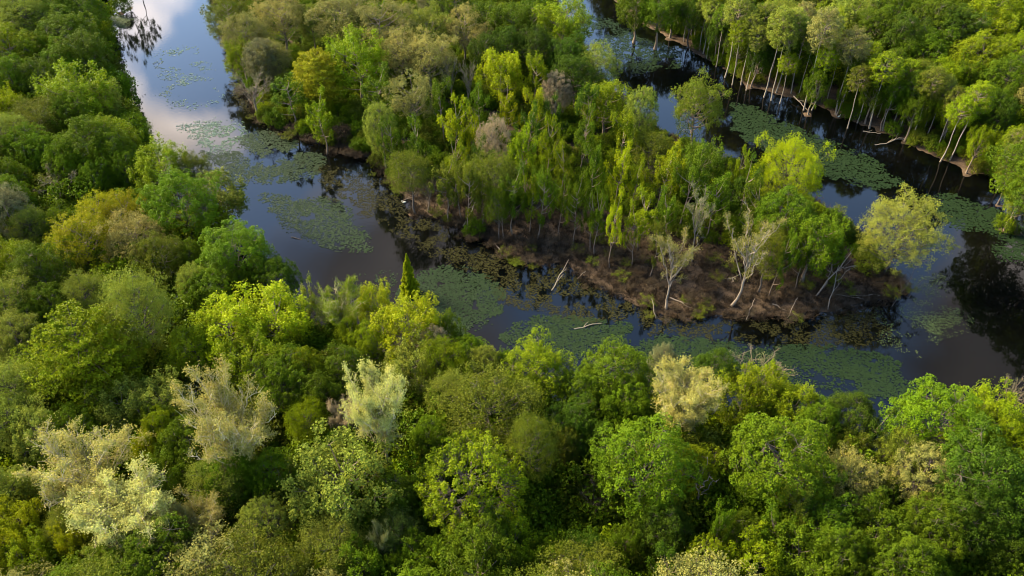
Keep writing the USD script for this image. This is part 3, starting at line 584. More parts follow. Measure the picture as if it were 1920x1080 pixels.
    ('broadleaf_tree', 'pale green feathery tree, nearest left of the small cream-topped tree', 'tree', 'trees on the near bank', -19.0, 45.2, 'feathery_1', 'pale_green', 3.68, 12.5, 0, 252),
    ('broadleaf_tree', 'mid-green round tree, nearest behind the small cream-topped tree', 'tree', 'trees on the near bank', -13.4, 51.8, 'domed_1', 'mid_green', 2.93, 11.7, 0, 77),
    ('broadleaf_tree', 'bluish green feathery tree, nearest behind-right of the small cream-topped tree', 'tree', 'trees on the near bank', -12.1, 48.2, 'feathery_2', 'blue_green', 2.84, 10.9, 0, 101),
    ('budding_tree', 'small cream tree with stubby sprouting branches near the bottom edge', 'tree', 'trees on the near bank', -13.5, 46.6, 'flowering_1', 'cream', 1.17, 11.0, 0, 82),
    ('broadleaf_tree', 'bright green plumed tree, nearest right of the small cream-topped tree', 'tree', 'trees on the near bank', -9.3, 45.8, 'plumed_1', 'bright_green', 2.80, 10.9, 0, 255),
    ('broadleaf_tree', 'bright green plumed tree, nearest in front-left of the small cream-topped tree', 'tree', 'trees on the near bank', -15.2, 44.0, 'plumed_2', 'bright_green', 2.75, 11.6, 0, 120),
    ('broadleaf_tree', 'yellow-green round tree, nearest in front-right of the tree of leaf rosettes', 'tree', 'trees on the near bank', -21.8, 43.8, 'domed_2', 'yellow_green', 2.09, 10.0, 0, 290),
    ('broadleaf_tree', 'mid-green round tree, nearest in front-right of the small cream-topped tree', 'tree', 'trees on the near bank', -11.7, 44.2, 'domed_3', 'mid_green', 1.65, 9.3, 0, 144),
    ('broadleaf_tree', 'big tree of scattered yellow-green leaf specks, bottom middle', 'tree', 'trees on the near bank', -4.3, 52.1, 'speckled_0', 'yellow_green', 5.59, 16.0, 0, 118),
    ('broadleaf_tree', 'mid-green round tree, nearest in front of the big speckled tree', 'tree', 'trees on the near bank', -3.5, 46.6, 'domed_0', 'mid_green', 3.72, 13.0, 0, 118),
    ('broadleaf_tree', 'yellow-green plumed tree, nearest in front-right of the big speckled tree', 'tree', 'trees on the near bank', -0.4, 46.6, 'plumed_0', 'yellow_green', 2.82, 11.0, 0, 298),
    ('broadleaf_tree', 'bright green plumed tree, third in front-right of the big speckled tree', 'tree', 'trees on the near bank', 3.9, 45.7, 'plumed_1', 'bright_green', 2.14, 10.6, 0, 340),
    ('shrub', 'mid-green low shrub, second in front-right of the tree on brown leaning trunk', 'shrub', 'shrubs on the near bank', 6.8, 52.2, 'bushy_2', 'mid_green', 1.86, 2.9, 0, 3),
    ('bare_tree', 'brown leafless bush, nearest in front of the tree on brown leaning trunk', 'tree', 'trees on the near bank', 3.7, 52.0, 'twiggy_1', 'brown', 1.58, 4.5, 0, 54),
    ('broadleaf_tree', 'mid-green round tree, nearest behind-left of the big speckled tree', 'tree', 'trees on the near bank', -6.1, 57.1, 'domed_1', 'mid_green', 2.20, 9.9, 0, 130),
    ('broadleaf_tree', 'mid-green round tree, nearest left of the big speckled tree', 'tree', 'trees on the near bank', -8.4, 55.4, 'domed_2', 'mid_green', 2.16, 10.3, 0, 190),
    ('broadleaf_tree', 'bright green round tree, nearest in front-left of the dome before the middle lilies', 'tree', 'trees on the near bank', 8.2, 67.3, 'domed_3', 'bright_green', 3.45, 11.8, 0, 51),
    ('broadleaf_tree', 'bright green dome in front of the middle lily patch, left of the straw tree', 'tree', 'trees on the near bank', 12.6, 69.2, 'domed_0', 'bright_green', 4.81, 14.1, 0, 138),
    ('broadleaf_tree', 'bright green round tree, nearest in front-right of the dome before the middle lilies', 'tree', 'trees on the near bank', 14.5, 65.4, 'domed_1', 'bright_green', 3.48, 12.3, 0, 182),
    ('broadleaf_tree', 'dark green round tree, nearest behind-right of the tree on brown leaning trunk', 'tree', 'trees on the near bank', 7.2, 62.1, 'domed_2', 'deep_green', 3.25, 11.8, 0, 207),
    ('broadleaf_tree', 'thin olive tree on a brown leaning trunk, right of the big feathery dome', 'tree', 'trees on the near bank', 2.0, 56.1, 'feathery_0', 'olive', 2.90, 16.6, 0, 104),
    ('broadleaf_tree', 'olive green thin-leaved tree, nearest right of the tree on brown leaning trunk', 'tree', 'trees on the near bank', 6.1, 59.8, 'airy_1', 'olive', 1.91, 10.5, 0, 186),
    ('broadleaf_tree', 'dark green round tree, nearest left of the left cauliflower dome', 'tree', 'trees on the near bank', 9.9, 59.6, 'domed_3', 'deep_green', 2.46, 11.2, 0, 45),
    ('broadleaf_tree', 'big green dome knobbed like a cauliflower, lower right of middle', 'tree', 'trees on the near bank', 14.2, 54.6, 'domed_0', 'bright_green', 5.63, 17.0, 0, 87),
    ('budding_tree', 'straw-yellow budding tree rising between green domes at the near shore', 'tree', 'trees on the near bank', 20.5, 63.3, 'flowering_0', 'straw', 3.84, 17.0, 0, 64),
    ('broadleaf_tree', 'dark green round tree, nearest behind-right of the near-shore straw budding tree', 'tree', 'trees on the near bank', 25.0, 70.8, 'domed_1', 'deep_green', 3.06, 11.8, 0, 44),
    ('bare_tree', 'grey-tan twiggy tree at the shore, nearest behind-left of the dark dome by right water', 'tree', 'trees on the near bank', 31.7, 70.6, 'twiggy_0', 'grey_tan', 3.68, 10.6, 0, 317),
    ('broadleaf_tree', 'small grey-green thin tree at the shore, nearest behind-left of the near-shore straw budding tree', 'tree', 'trees on the near bank', 19.3, 74.0, 'airy_0', 'grey_tan', 1.89, 10.5, 0, 100),
    ('broadleaf_tree', 'yellow-green round tree, nearest behind the bleached bare trunk', 'tree', 'trees on the near bank', 20.5, 56.0, 'domed_2', 'yellow_green', 3.10, 11.6, 0, 63),
    ('dead_tree', 'bleached bare forked trunk between the two big domes', 'tree', 'trees on the near bank', 20.4, 53.3, 'stripped_0', 'grey_tan', 1.53, 12.0, 0, 76),
    ('broadleaf_tree', 'yellow-green plumed tree, nearest right of the near-shore straw budding tree', 'tree', 'trees on the near bank', 28.1, 66.3, 'plumed_2', 'yellow_green', 3.74, 12.9, 0, 19),
    ('broadleaf_tree', 'yellow-green plumed tree, second behind the right cauliflower dome', 'tree', 'trees on the near bank', 31.6, 67.3, 'plumed_0', 'yellow_green', 3.30, 12.3, 0, 332),
    ('broadleaf_tree', 'big bright green dome knobbed like a cauliflower, left of the golden tan tree', 'tree', 'trees on the near bank', 27.8, 54.8, 'domed_1', 'bright_green', 5.98, 17.0, 0, 11),
    ('slender_tree', 'mid-green slender tree, nearest in front-right of the bleached bare trunk', 'tree', 'trees on the near bank', 21.6, 47.7, 'slender_2', 'mid_green', 1.42, 14.0, 0, 1),
    ('broadleaf_tree', 'dark green round tree, nearest in front-left of the bleached bare trunk', 'tree', 'trees on the near bank', 15.7, 48.8, 'domed_0', 'deep_green', 3.12, 11.7, 0, 91),
    ('blossoming_tree', 'small cream-flowered tree, second in front-left of the bleached bare trunk', 'tree', 'trees on the near bank', 16.9, 49.2, 'blossoming_1', 'cream', 1.53, 5.8, 0, 242),
    ('broadleaf_tree', 'mid-green plumed tree, third in front-left of the bleached bare trunk', 'tree', 'trees on the near bank', 11.7, 47.3, 'plumed_1', 'mid_green', 2.10, 10.3, 0, 336),
    ('broadleaf_tree', 'speckled tree at the bottom edge, nearest in front of the bleached bare trunk', 'tree', 'trees on the near bank', 19.8, 44.5, 'speckled_1', 'yellow_green', 2.30, 11.0, 0, 27),
    ('broadleaf_tree', 'mid-green round tree, second in front-right of the bleached bare trunk', 'tree', 'trees on the near bank', 24.3, 48.2, 'domed_1', 'mid_green', 2.85, 10.9, 0, 314),
    ('broadleaf_tree', 'yellow-green plumed tree, nearest left of the bright plumed bottom-right tree', 'tree', 'trees on the near bank', 25.0, 44.9, 'plumed_2', 'yellow_green', 3.10, 12.2, 0, 84),
    ('bare_tree', 'brown bare thin tree, nearest in front-left of the left cauliflower dome', 'tree', 'trees on the near bank', 9.5, 53.2, 'twiggy_1', 'brown', 2.00, 8.5, 0, 351),
    ('broadleaf_tree', 'dark green round tree, third in front-left of the left cauliflower dome', 'tree', 'trees on the near bank', 7.7, 45.7, 'domed_2', 'deep_green', 2.45, 10.4, 0, 314),
    ('slender_tree', 'dark green slender tree, second in front of the bleached bare trunk', 'tree', 'trees on the near bank', 16.1, 43.4, 'slender_3', 'deep_green', 2.02, 14.4, 0, 140),
    ('shrub', 'dark green low shrub, nearest in front of the left cauliflower dome', 'shrub', 'shrubs on the near bank', 13.7, 55.0, 'bushy_0', 'deep_green', 1.96, 3.1, 0, 233),
    ('broadleaf_tree', 'mid-green round tree, nearest left of the dark dome by right water', 'tree', 'trees on the near bank', 36.8, 61.9, 'domed_3', 'mid_green', 3.39, 12.2, 0, 163),
    ('broadleaf_tree', 'dark green dome at the water, behind the golden tan tree', 'tree', 'trees on the near bank', 40.1, 63.3, 'domed_0', 'deep_green', 3.50, 12.1, 0, 192),
    ('slender_tree', 'dark green slender tree, nearest in front-right of the dark dome by right water', 'tree', 'trees on the near bank', 42.3, 60.8, 'slender_0', 'deep_green', 2.15, 14.5, 0, 86),
    ('broadleaf_tree', 'yellow-green plumed tree, nearest behind the right cauliflower dome', 'tree', 'trees on the near bank', 33.3, 65.6, 'plumed_0', 'yellow_green', 3.26, 12.4, 0, 231),
    ('broadleaf_tree', 'golden tan fluffy tree among green domes, lower right', 'tree', 'trees on the near bank', 36.7, 54.2, 'tufted_1', 'tan', 3.67, 12.7, 0, 201),
    ('broadleaf_tree', 'olive green tufted tree, nearest behind the golden tan tree', 'tree', 'trees on the near bank', 39.2, 59.4, 'tufted_2', 'olive', 2.53, 10.7, 0, 41),
    ('broadleaf_tree', 'olive green tufted tree, nearest left of the golden tan tree', 'tree', 'trees on the near bank', 35.3, 57.1, 'tufted_0', 'olive', 1.69, 9.4, 0, 327),
    ('broadleaf_tree', 'olive green tufted tree, nearest in front-right of the golden tan tree', 'tree', 'trees on the near bank', 40.4, 53.9, 'tufted_1', 'olive', 1.65, 9.8, 0, 113),
    ('broadleaf_tree', 'olive thin-leaved tree, nearest behind-left of the pale olive-tan tree', 'tree', 'trees on the near bank', 43.8, 58.4, 'airy_0', 'olive', 3.08, 12.0, 0, 116),
    ('broadleaf_tree', 'pale olive-tan thin-leaved tree right of the golden tan tree', 'tree', 'trees on the near bank', 45.2, 54.2, 'airy_1', 'beige', 3.60, 13.2, 0, 273),
    ('broadleaf_tree', 'broad bright green tree at the right waterside, bulging over the dark water', 'tree', 'trees on the near bank', 48.1, 60.3, 'domed_1', 'bright_green', 5.57, 15.3, 0, 68),
    ('broadleaf_tree', 'yellow-green plumed tree, nearest right of the broad bright right waterside tree', 'tree', 'trees on the near bank', 56.5, 64.3, 'plumed_1', 'yellow_green', 4.07, 12.8, 0, 340),
    ('broadleaf_tree', 'yellow-green round tree, second behind-right of the biggest dark lower-right dome', 'tree', 'trees on the near bank', 57.4, 61.0, 'domed_2', 'yellow_green', 3.66, 12.6, 0, 179),
    ('broadleaf_tree', 'yellow-green round tree, nearest behind-right of the biggest dark lower-right dome', 'tree', 'trees on the near bank', 58.6, 59.7, 'domed_3', 'yellow_green', 3.12, 11.4, 0, 0),
    ('broadleaf_tree', 'bluish green round tree, nearest in front of the broad bright right waterside tree', 'tree', 'trees on the near bank', 48.5, 59.7, 'domed_0', 'blue_green', 1.73, 10.0, 0, 6),
    ('broadleaf_tree', 'dark green round tree, nearest behind-left of the biggest dark lower-right dome', 'tree', 'trees on the near bank', 49.8, 56.3, 'domed_1', 'deep_green', 3.11, 11.9, 0, 331),
    ('broadleaf_tree', 'biggest dark green dome at the lower right', 'tree', 'trees on the near bank', 49.8, 52.3, 'domed_2', 'deep_green', 5.11, 17.0, 0, 244),
    ('broadleaf_tree', 'dark green round tree, nearest in front-right of the biggest dark lower-right dome', 'tree', 'trees on the near bank', 52.0, 49.5, 'domed_3', 'deep_green', 4.00, 13.3, 0, 231),
    ('broadleaf_tree', 'dark green round tree, nearest in front of the biggest dark lower-right dome', 'tree', 'trees on the near bank', 48.0, 49.4, 'domed_0', 'deep_green', 4.27, 13.8, 0, 355),
    ('broadleaf_tree', 'mid-green round tree, nearest in front of the pale olive-tan tree', 'tree', 'trees on the near bank', 44.3, 48.3, 'domed_1', 'mid_green', 3.63, 12.7, 0, 267),
    ('broadleaf_tree', 'mid-green plumed tree, nearest in front-left of the pale olive-tan tree', 'tree', 'trees on the near bank', 38.3, 48.1, 'plumed_2', 'mid_green', 3.85, 12.8, 0, 86),
    ('broadleaf_tree', 'mid-green round tree, nearest behind-right of the bright plumed bottom-right tree', 'tree', 'trees on the near bank', 32.8, 47.5, 'domed_2', 'mid_green', 3.80, 12.6, 0, 199),
    ('broadleaf_tree', 'mid-green round tree, second in front of the pale olive-tan tree', 'tree', 'trees on the near bank', 39.4, 44.4, 'domed_3', 'mid_green', 4.02, 13.2, 0, 274),
    ('broadleaf_tree', 'mid-green round tree, nearest right of the bright plumed bottom-right tree', 'tree', 'trees on the near bank', 33.3, 44.8, 'domed_0', 'mid_green', 3.41, 12.4, 0, 292),
    ('broadleaf_tree', 'bright yellow-green plumed tree at the bottom edge right of middle', 'tree', 'trees on the near bank', 29.7, 44.6, 'plumed_0', 'bright_green', 3.73, 12.3, 0, 16),
    ('slender_tree', 'mid-green slender tree, nearest behind-left of the bright plumed bottom-right tree', 'tree', 'trees on the near bank', 27.2, 47.5, 'slender_1', 'mid_green', 2.10, 14.4, 0, 13),
    ('slender_tree', 'olive green slender tree, nearest in front of the right cauliflower dome', 'tree', 'trees on the near bank', 29.5, 50.2, 'slender_2', 'olive', 2.15, 14.5, 0, 57),
    ('broadleaf_tree', 'yellow-green round tree, nearest in front-right of the right cauliflower dome', 'tree', 'trees on the near bank', 30.7, 53.5, 'domed_1', 'yellow_green', 2.98, 11.1, 0, 354),
    ('blossoming_tree', 'left one of two small white-flowered trees at the bottom right edge', 'tree', 'trees on the near bank', 48.0, 46.3, 'blossoming_0', 'white', 1.08, 5.0, 0, 329),
    ('blossoming_tree', 'right one of two small white-flowered trees at the bottom right edge', 'tree', 'trees on the near bank', 50.9, 46.8, 'blossoming_1', 'white', 1.33, 5.4, 0, 324),
    ('broadleaf_tree', 'dark green round tree, second in front-right of the biggest dark lower-right dome', 'tree', 'trees on the near bank', 54.0, 48.5, 'domed_2', 'deep_green', 2.18, 10.1, 0, 273),
    ('broadleaf_tree', 'dark green round tree, third in front of the biggest dark lower-right dome', 'tree', 'trees on the near bank', 50.9, 45.0, 'domed_3', 'deep_green', 2.76, 10.8, 0, 105),
    ('broadleaf_tree', 'mid-green round tree, second in front-left of the biggest dark lower-right dome', 'tree', 'trees on the near bank', 42.4, 43.8, 'domed_0', 'mid_green', 2.61, 10.6, 0, 323),
    ('bare_tree', 'grey bare tree at the right edge by the open water', 'tree', 'trees on the near bank', 63.8, 69.1, 'twiggy_0', 'grey_tan', 1.98, 8.5, 0, 323),
    ('broadleaf_tree', 'tan fluffy tree at the top left of the island', 'tree', 'trees on the island', -49.9, 172.8, 'tufted_2', 'tan', 6.37, 16.3, 0, 216),
    ('broadleaf_tree', 'olive green tufted tree, nearest left of the tan tree, island top left', 'tree', 'trees on the island', -61.0, 173.3, 'tufted_0', 'olive', 5.96, 16.3, 0, 308),
    ('broadleaf_tree', 'beige tufted tree, nearest in front-left of the tan tree, island top left', 'tree', 'trees on the island', -56.2, 166.8, 'tufted_1', 'beige', 5.01, 14.4, 0, 50),
    ('broadleaf_tree', 'yellow-green plumed tree, second in front-left of the tan tree, island top left', 'tree', 'trees on the island', -56.1, 160.3, 'plumed_1', 'yellow_green', 3.58, 12.0, 0, 147),
    ('broadleaf_tree', 'thin grey-tan tree, second in front of the tan tree, island top left', 'tree', 'trees on the island', -50.9, 156.3, 'airy_1', 'grey_tan', 3.75, 13.0, 0, 251),
    ('bare_tree', 'bare grey-tan waterside tree, nearest behind-right of the yellow-green tree at channel bend', 'tree', 'trees on the island', -50.8, 147.4, 'twiggy_1', 'grey_tan', 3.51, 10.4, 0, 48),
    ('broadleaf_tree', 'pale green thin-leaved tree, nearest right of the tan tree, island top left', 'tree', 'trees on the island', -44.3, 174.5, 'airy_0', 'pale_green', 2.84, 12.3, 0, 133),
    ('broadleaf_tree', 'beige tufted tree, second behind the bright upper-island tree', 'tree', 'trees on the island', -36.4, 170.6, 'tufted_2', 'beige', 7.11, 17.2, 0, 325),
    ('broadleaf_tree', 'beige tufted tree, nearest behind-left of the golden tan island tree', 'tree', 'trees on the island', -27.1, 166.5, 'tufted_0', 'beige', 7.38, 17.5, 0, 48),
    ('broadleaf_tree', 'olive green tufted tree, nearest behind the bright upper-island tree', 'tree', 'trees on the island', -33.0, 167.1, 'tufted_1', 'olive', 4.75, 13.6, 0, 105),
    ('broadleaf_tree', 'mid-green round tree, nearest behind-left of the bright upper-island tree', 'tree', 'trees on the island', -36.6, 168.6, 'domed_1', 'mid_green', 3.15, 11.9, 0, 235),
    ('broadleaf_tree', 'pale green tufted tree, nearest behind-right of the golden tan island tree', 'tree', 'trees on the island', -17.7, 166.8, 'tufted_2', 'pale_green', 5.28, 15.0, 0, 267),
    ('broadleaf_tree', 'tan tufted tree, nearest behind the left grey bare island tree', 'tree', 'trees on the island', -10.6, 167.4, 'tufted_0', 'tan', 5.43, 15.1, 0, 131),
    ('broadleaf_tree', 'golden tan fluffy tree on the island, right of the brightest plumed one', 'tree', 'trees on the island', -22.9, 156.3, 'tufted_1', 'tan', 5.43, 14.8, 0, 154),
    ('broadleaf_tree', 'tan tufted tree, nearest behind-left of the left grey bare island tree', 'tree', 'trees on the island', -16.4, 153.9, 'tufted_2', 'tan', 5.36, 15.2, 0, 308),
    ('broadleaf_tree', 'bright yellow-green tree on the upper left of the island', 'tree', 'trees on the island', -30.5, 151.9, 'plumed_2', 'yellow_green', 6.19, 16.5, 0, 52),
    ('broadleaf_tree', 'golden-lime layered tree above the island left shore', 'tree', 'trees on the island', -38.0, 148.8, 'layered_1', 'golden', 5.04, 14.0, 0, 152),
    ('slender_tree', 'mid-green slender tree, nearest in front-left of the golden layered island tree', 'tree', 'trees on the island', -43.2, 144.7, 'slender_3', 'mid_green', 3.88, 13.0, 0, 222),
    ('slender_tree', 'yellow-green slender tree, nearest in front of the golden layered island tree', 'tree', 'trees on the island', -35.1, 134.5, 'slender_0', 'yellow_green', 2.88, 15.0, 0, 140),
    ('broadleaf_tree', 'beige feathery tree, nearest in front of the tan tree, island top left', 'tree', 'trees on the island', -49.9, 157.6, 'feathery_1', 'beige', 3.92, 12.5, 0, 204),
    ('slender_tree', 'mid-green slender tree, nearest behind the thin tree, island left shore', 'tree', 'trees on the island', -25.6, 140.9, 'slender_1', 'mid_green', 3.59, 15.5, 0, 223),
    ('broadleaf_tree', 'beige tufted tree, nearest behind-right of the thin tree, island left shore', 'tree', 'trees on the island', -18.8, 138.0, 'tufted_0', 'beige', 4.74, 15.0, 0, 207),
    ('broadleaf_tree', 'pale green thin tree with a grey trunk at the island left shore', 'tree', 'trees on the island', -23.2, 128.7, 'airy_1', 'pale_green', 2.95, 14.5, 0, 2),
    ('bare_tree', 'right one of the two grey bare trees in the upper island', 'tree', 'trees on the island', -8.7, 149.0, 'twiggy_0', 'grey_tan', 1.76, 12.0, 0, 124),
    ('bare_tree', 'left one of the two grey bare trees in the upper island', 'tree', 'trees on the island', -12.4, 151.2, 'twiggy_1', 'grey_tan', 1.89, 12.0, 0, 220),
    ('broadleaf_tree', 'grey-tan thin-leaved tree, second behind-right of the golden tan island tree', 'tree', 'trees on the island', -17.8, 185.2, 'airy_0', 'grey_tan', 3.22, 12.7, 0, 328),
    ('broadleaf_tree', 'mid-green round tree, second behind the left grey bare island tree', 'tree', 'trees on the island', -13.0, 178.6, 'domed_2', 'mid_green', 5.26, 14.7, 0, 321),
    ('broadleaf_tree', 'mid-green plumed tree, second behind-right of the left grey bare island tree', 'tree', 'trees on the island', -6.4, 173.0, 'plumed_0', 'mid_green', 5.15, 14.4, 0, 216),
    ('broadleaf_tree', 'mid-green plumed tree, second left of the tree at top of right channel', 'tree', 'trees on the island', -0.6, 170.1, 'plumed_1', 'mid_green', 5.49, 15.6, 0, 335),
    ('broadleaf_tree', 'mid-green plumed tree, nearest left of the tree at top of right channel', 'tree', 'trees on the island', 4.7, 177.7, 'plumed_2', 'mid_green', 4.97, 14.2, 0, 111),
    ('broadleaf_tree', 'feathery yellow-green tree where the right channel leaves the picture', 'tree', 'trees on the island', 9.8, 169.6, 'plumed_0', 'yellow_green', 6.16, 16.3, 0, 277),
    ('broadleaf_tree', 'dark green round tree, nearest behind the lime plumed island tree', 'tree', 'trees on the island', 0.0, 161.6, 'domed_3', 'deep_green', 4.25, 13.2, 0, 233),
    ('broadleaf_tree', 'dark green round tree, nearest in front-left of the tree at top of right channel', 'tree', 'trees on the island', 4.4, 159.6, 'domed_0', 'deep_green', 4.22, 13.8, 0, 182),
    ('broadleaf_tree', 'dark green round tree, nearest behind-left of the lime plumed island tree', 'tree', 'trees on the island', -5.4, 157.3, 'domed_1', 'deep_green', 3.92, 13.3, 0, 321),
    ('broadleaf_tree', 'lime-yellow plumed tree in the upper middle of the island', 'tree', 'trees on the island', -2.1, 149.5, 'plumed_1', 'lime', 4.65, 14.4, 0, 269),
    ('slender_tree', 'yellow-green slender tree, nearest right of the lime plumed island tree', 'tree', 'trees on the island', 3.7, 146.4, 'slender_2', 'yellow_green', 2.84, 15.0, 0, 112),
    ('broadleaf_tree', 'pinkish-tan thin tree, second in front-left of the pale tree over right channel', 'tree', 'trees on the island', 8.7, 144.3, 'airy_1', 'pinkish', 3.02, 11.8, 0, 324),
    ('broadleaf_tree', 'dark green round tree, nearest left of the pale tree over right channel', 'tree', 'trees on the island', 11.5, 156.3, 'domed_2', 'deep_green', 4.16, 13.4, 0, 211),
    ('broadleaf_tree', 'dark green round tree, nearest in front-left of the pale tree over right channel', 'tree', 'trees on the island', 12.2, 146.5, 'domed_3', 'deep_green', 4.46, 13.6, 0, 117),
    ('broadleaf_tree', 'pale yellow-green fluffy tree overhanging the narrow right channel', 'tree', 'trees on the island', 16.7, 154.3, 'tufted_1', 'pale_green', 4.50, 13.3, 0, 143),
    ('broadleaf_tree', 'yellow-green plumed tree, nearest in front of the pale tree over right channel', 'tree', 'trees on the island', 17.4, 137.2, 'plumed_2', 'yellow_green', 4.75, 14.0, 0, 185),
    ('broadleaf_tree', 'pale green thin-leaved tree, nearest left of the round olive channel tree', 'tree', 'trees on the island', 23.5, 133.1, 'airy_0', 'pale_green', 2.94, 15.0, 0, 71),
    ('broadleaf_tree', 'round olive tree on a dark leaning trunk beside the right channel', 'tree', 'trees on the island', 33.7, 133.8, 'tufted_2', 'olive', 4.79, 16.7, 0, 271),
    ('broadleaf_tree', 'mid-green plumed tree, nearest behind the grey tree behind pale snag', 'tree', 'trees on the island', 32.3, 118.2, 'plumed_0', 'mid_green', 4.10, 13.3, 0, 128),
    ('slender_tree', 'yellow-green slender tree, nearest in front-right of the round olive channel tree', 'tree', 'trees on the island', 36.7, 114.3, 'slender_3', 'yellow_green', 1.79, 14.2, 0, 311),
    ('broadleaf_tree', 'big golden-green tree in front of the lily band of the right channel', 'tree', 'trees on the island', 44.3, 111.2, 'spreading_0', 'lime', 5.47, 18.0, 0, 206),
    ('broadleaf_tree', 'bright green plumed tree near the island tip', 'tree', 'trees on the island', 45.1, 97.0, 'plumed_1', 'bright_green', 4.67, 14.2, 0, 280),
    ('broadleaf_tree', 'mid-green round tree, nearest behind-left of the bright island-tip tree', 'tree', 'trees on the island', 41.7, 101.6, 'domed_0', 'mid_green', 4.60, 14.1, 0, 224),
    ('slender_tree', 'mid-green slender tree, nearest behind the wide forked snag', 'tree', 'trees on the island', 38.4, 105.4, 'slender_0', 'mid_green', 2.98, 15.0, 0, 343),
    ('broadleaf_tree', 'yellow-tan spreading tree alone at the tip of the island', 'tree', 'trees on the island', 58.5, 99.3, 'spreading_1', 'yellow_tan', 6.02, 16.2, 0, 59),
    ('slender_tree', 'lime slender tree, nearest behind-right of the pinkish-beige island tree', 'tree', 'trees on the island', -1.0, 135.8, 'slender_1', 'lime', 2.40, 14.6, 0, 284),
    ('slender_tree', 'lime slender tree, nearest in front-right of the lime plumed island tree', 'tree', 'trees on the island', 3.9, 132.6, 'slender_2', 'lime', 2.86, 15.0, 0, 60),
    ('broadleaf_tree', 'pinkish-beige fluffy tree in the middle of the island', 'tree', 'trees on the island', -3.5, 123.4, 'tufted_0', 'pinkish', 3.08, 15.0, 0, 73),
    ('slender_tree', 'lime slender tree with upswept plumes, left middle of the island', 'tree', 'trees on the island', -10.4, 128.8, 'slender_3', 'lime', 3.00, 15.0, 0, 358),
    ('slender_tree', 'lime slender tree, nearest right of the upswept lime island tree', 'tree', 'trees on the island', -7.0, 128.0, 'slender_0', 'lime', 1.45, 14.0, 0, 251),
    ('slender_tree', 'mid-green slender tree, nearest behind-right of the upswept lime island tree', 'tree', 'trees on the island', -6.3, 136.8, 'slender_1', 'mid_green', 2.42, 14.7, 0, 126),
    ('slender_tree', 'mid-green slender tree, nearest behind-left of the upswept lime island tree', 'tree', 'trees on the island', -12.7, 135.6, 'slender_2', 'mid_green', 2.70, 14.9, 0, 255),
    ('slender_tree', 'mid-green slender tree, nearest in front-left of the upswept lime island tree', 'tree', 'trees on the island', -15.6, 122.9, 'slender_3', 'mid_green', 2.72, 14.9, 0, 84),
    ('broadleaf_tree', 'olive green feathery tree, second in front-left of the upswept lime island tree', 'tree', 'trees on the island', -16.8, 115.4, 'feathery_2', 'olive', 3.72, 12.7, 0, 340),
    ('bare_tree', 'grey bare bent tree at the shore, nearest behind the small cone-shaped tree', 'tree', 'trees on the island', -14.4, 115.8, 'twiggy_0', 'grey_tan', 1.89, 8.0, 0, 151),
    ('slender_tree', 'yellow-green slender tree, nearest in front of the upswept lime island tree', 'tree', 'trees on the island', -9.8, 117.9, 'slender_0', 'yellow_green', 2.47, 14.7, 0, 238),
    ('slender_tree', 'olive green slender tree, second in front of the upswept lime island tree', 'tree', 'trees on the island', -10.8, 112.9, 'slender_1', 'olive', 2.84, 14.9, 0, 191),
    ('broadleaf_tree', 'olive green feathery tree, nearest in front of the pinkish-beige island tree', 'tree', 'trees on the island', -3.5, 113.4, 'feathery_0', 'olive', 4.20, 13.5, 0, 10),
    ('slender_tree', 'yellow-green slender tree, nearest in front-right of the pinkish-beige island tree', 'tree', 'trees on the island', 2.7, 118.4, 'slender_2', 'yellow_green', 2.74, 15.0, 0, 312),
    ('slender_tree', 'yellow-green slender tree, second right of the pinkish-beige island tree', 'tree', 'trees on the island', 6.4, 122.5, 'slender_3', 'yellow_green', 2.34, 14.6, 0, 23),
    ('slender_tree', 'yellow-green slender tree, second left of the right-middle lime island tree', 'tree', 'trees on the island', 8.6, 116.8, 'slender_0', 'yellow_green', 2.27, 14.6, 0, 349),
    ('slender_tree', 'mid-green slender tree, second behind-left of the lime tree at brown bank', 'tree', 'trees on the island', 10.0, 106.0, 'slender_1', 'mid_green', 1.84, 16.0, 0, 169),
    ('slender_tree', 'mid-green slender tree, nearest left of the right-middle lime island tree', 'tree', 'trees on the island', 13.2, 115.3, 'slender_2', 'mid_green', 2.25, 14.5, 0, 48),
    ('slender_tree', 'lime slender tree in the right middle of the island', 'tree', 'trees on the island', 17.2, 115.2, 'slender_3', 'lime', 2.88, 15.0, 0, 261),
    ('slender_tree', 'thin lime tree on a long bare trunk at the edge of the brown bank', 'tree', 'trees on the island', 15.5, 100.6, 'slender_1', 'lime', 1.70, 15.6, 0, 247),
    ('slender_tree', 'mid-green slender tree, nearest behind-left of the right-middle lime island tree', 'tree', 'trees on the island', 12.7, 125.8, 'slender_1', 'mid_green', 2.57, 14.8, 0, 248),
    ('slender_tree', 'yellow-green slender tree, nearest behind the right-middle lime island tree', 'tree', 'trees on the island', 18.6, 124.8, 'slender_2', 'yellow_green', 3.03, 15.1, 0, 73),
    ('broadleaf_tree', 'olive green feathery tree, nearest behind-right of the right-middle lime island tree', 'tree', 'trees on the island', 23.4, 121.6, 'feathery_1', 'olive', 3.52, 12.2, 0, 242),
    ('slender_tree', 'yellow-green slender tree, nearest right of the right-middle lime island tree', 'tree', 'trees on the island', 24.0, 113.2, 'slender_3', 'yellow_green', 3.11, 15.1, 0, 269),
    ('slender_tree', 'yellow-green slender tree, second right of the lime tree at brown bank', 'tree', 'trees on the island', 20.5, 104.7, 'slender_0', 'yellow_green', 2.81, 13.0, 0, 283),
    ('slender_tree', 'lime slender tree, second right of the right-middle lime island tree', 'tree', 'trees on the island', 26.9, 116.7, 'slender_1', 'lime', 2.45, 14.7, 0, 107),
    ('slender_tree', 'mid-green slender tree, nearest behind-left of the grey tree behind pale snag', 'tree', 'trees on the island', 27.2, 108.6, 'slender_2', 'mid_green', 3.20, 15.2, 0, 145),
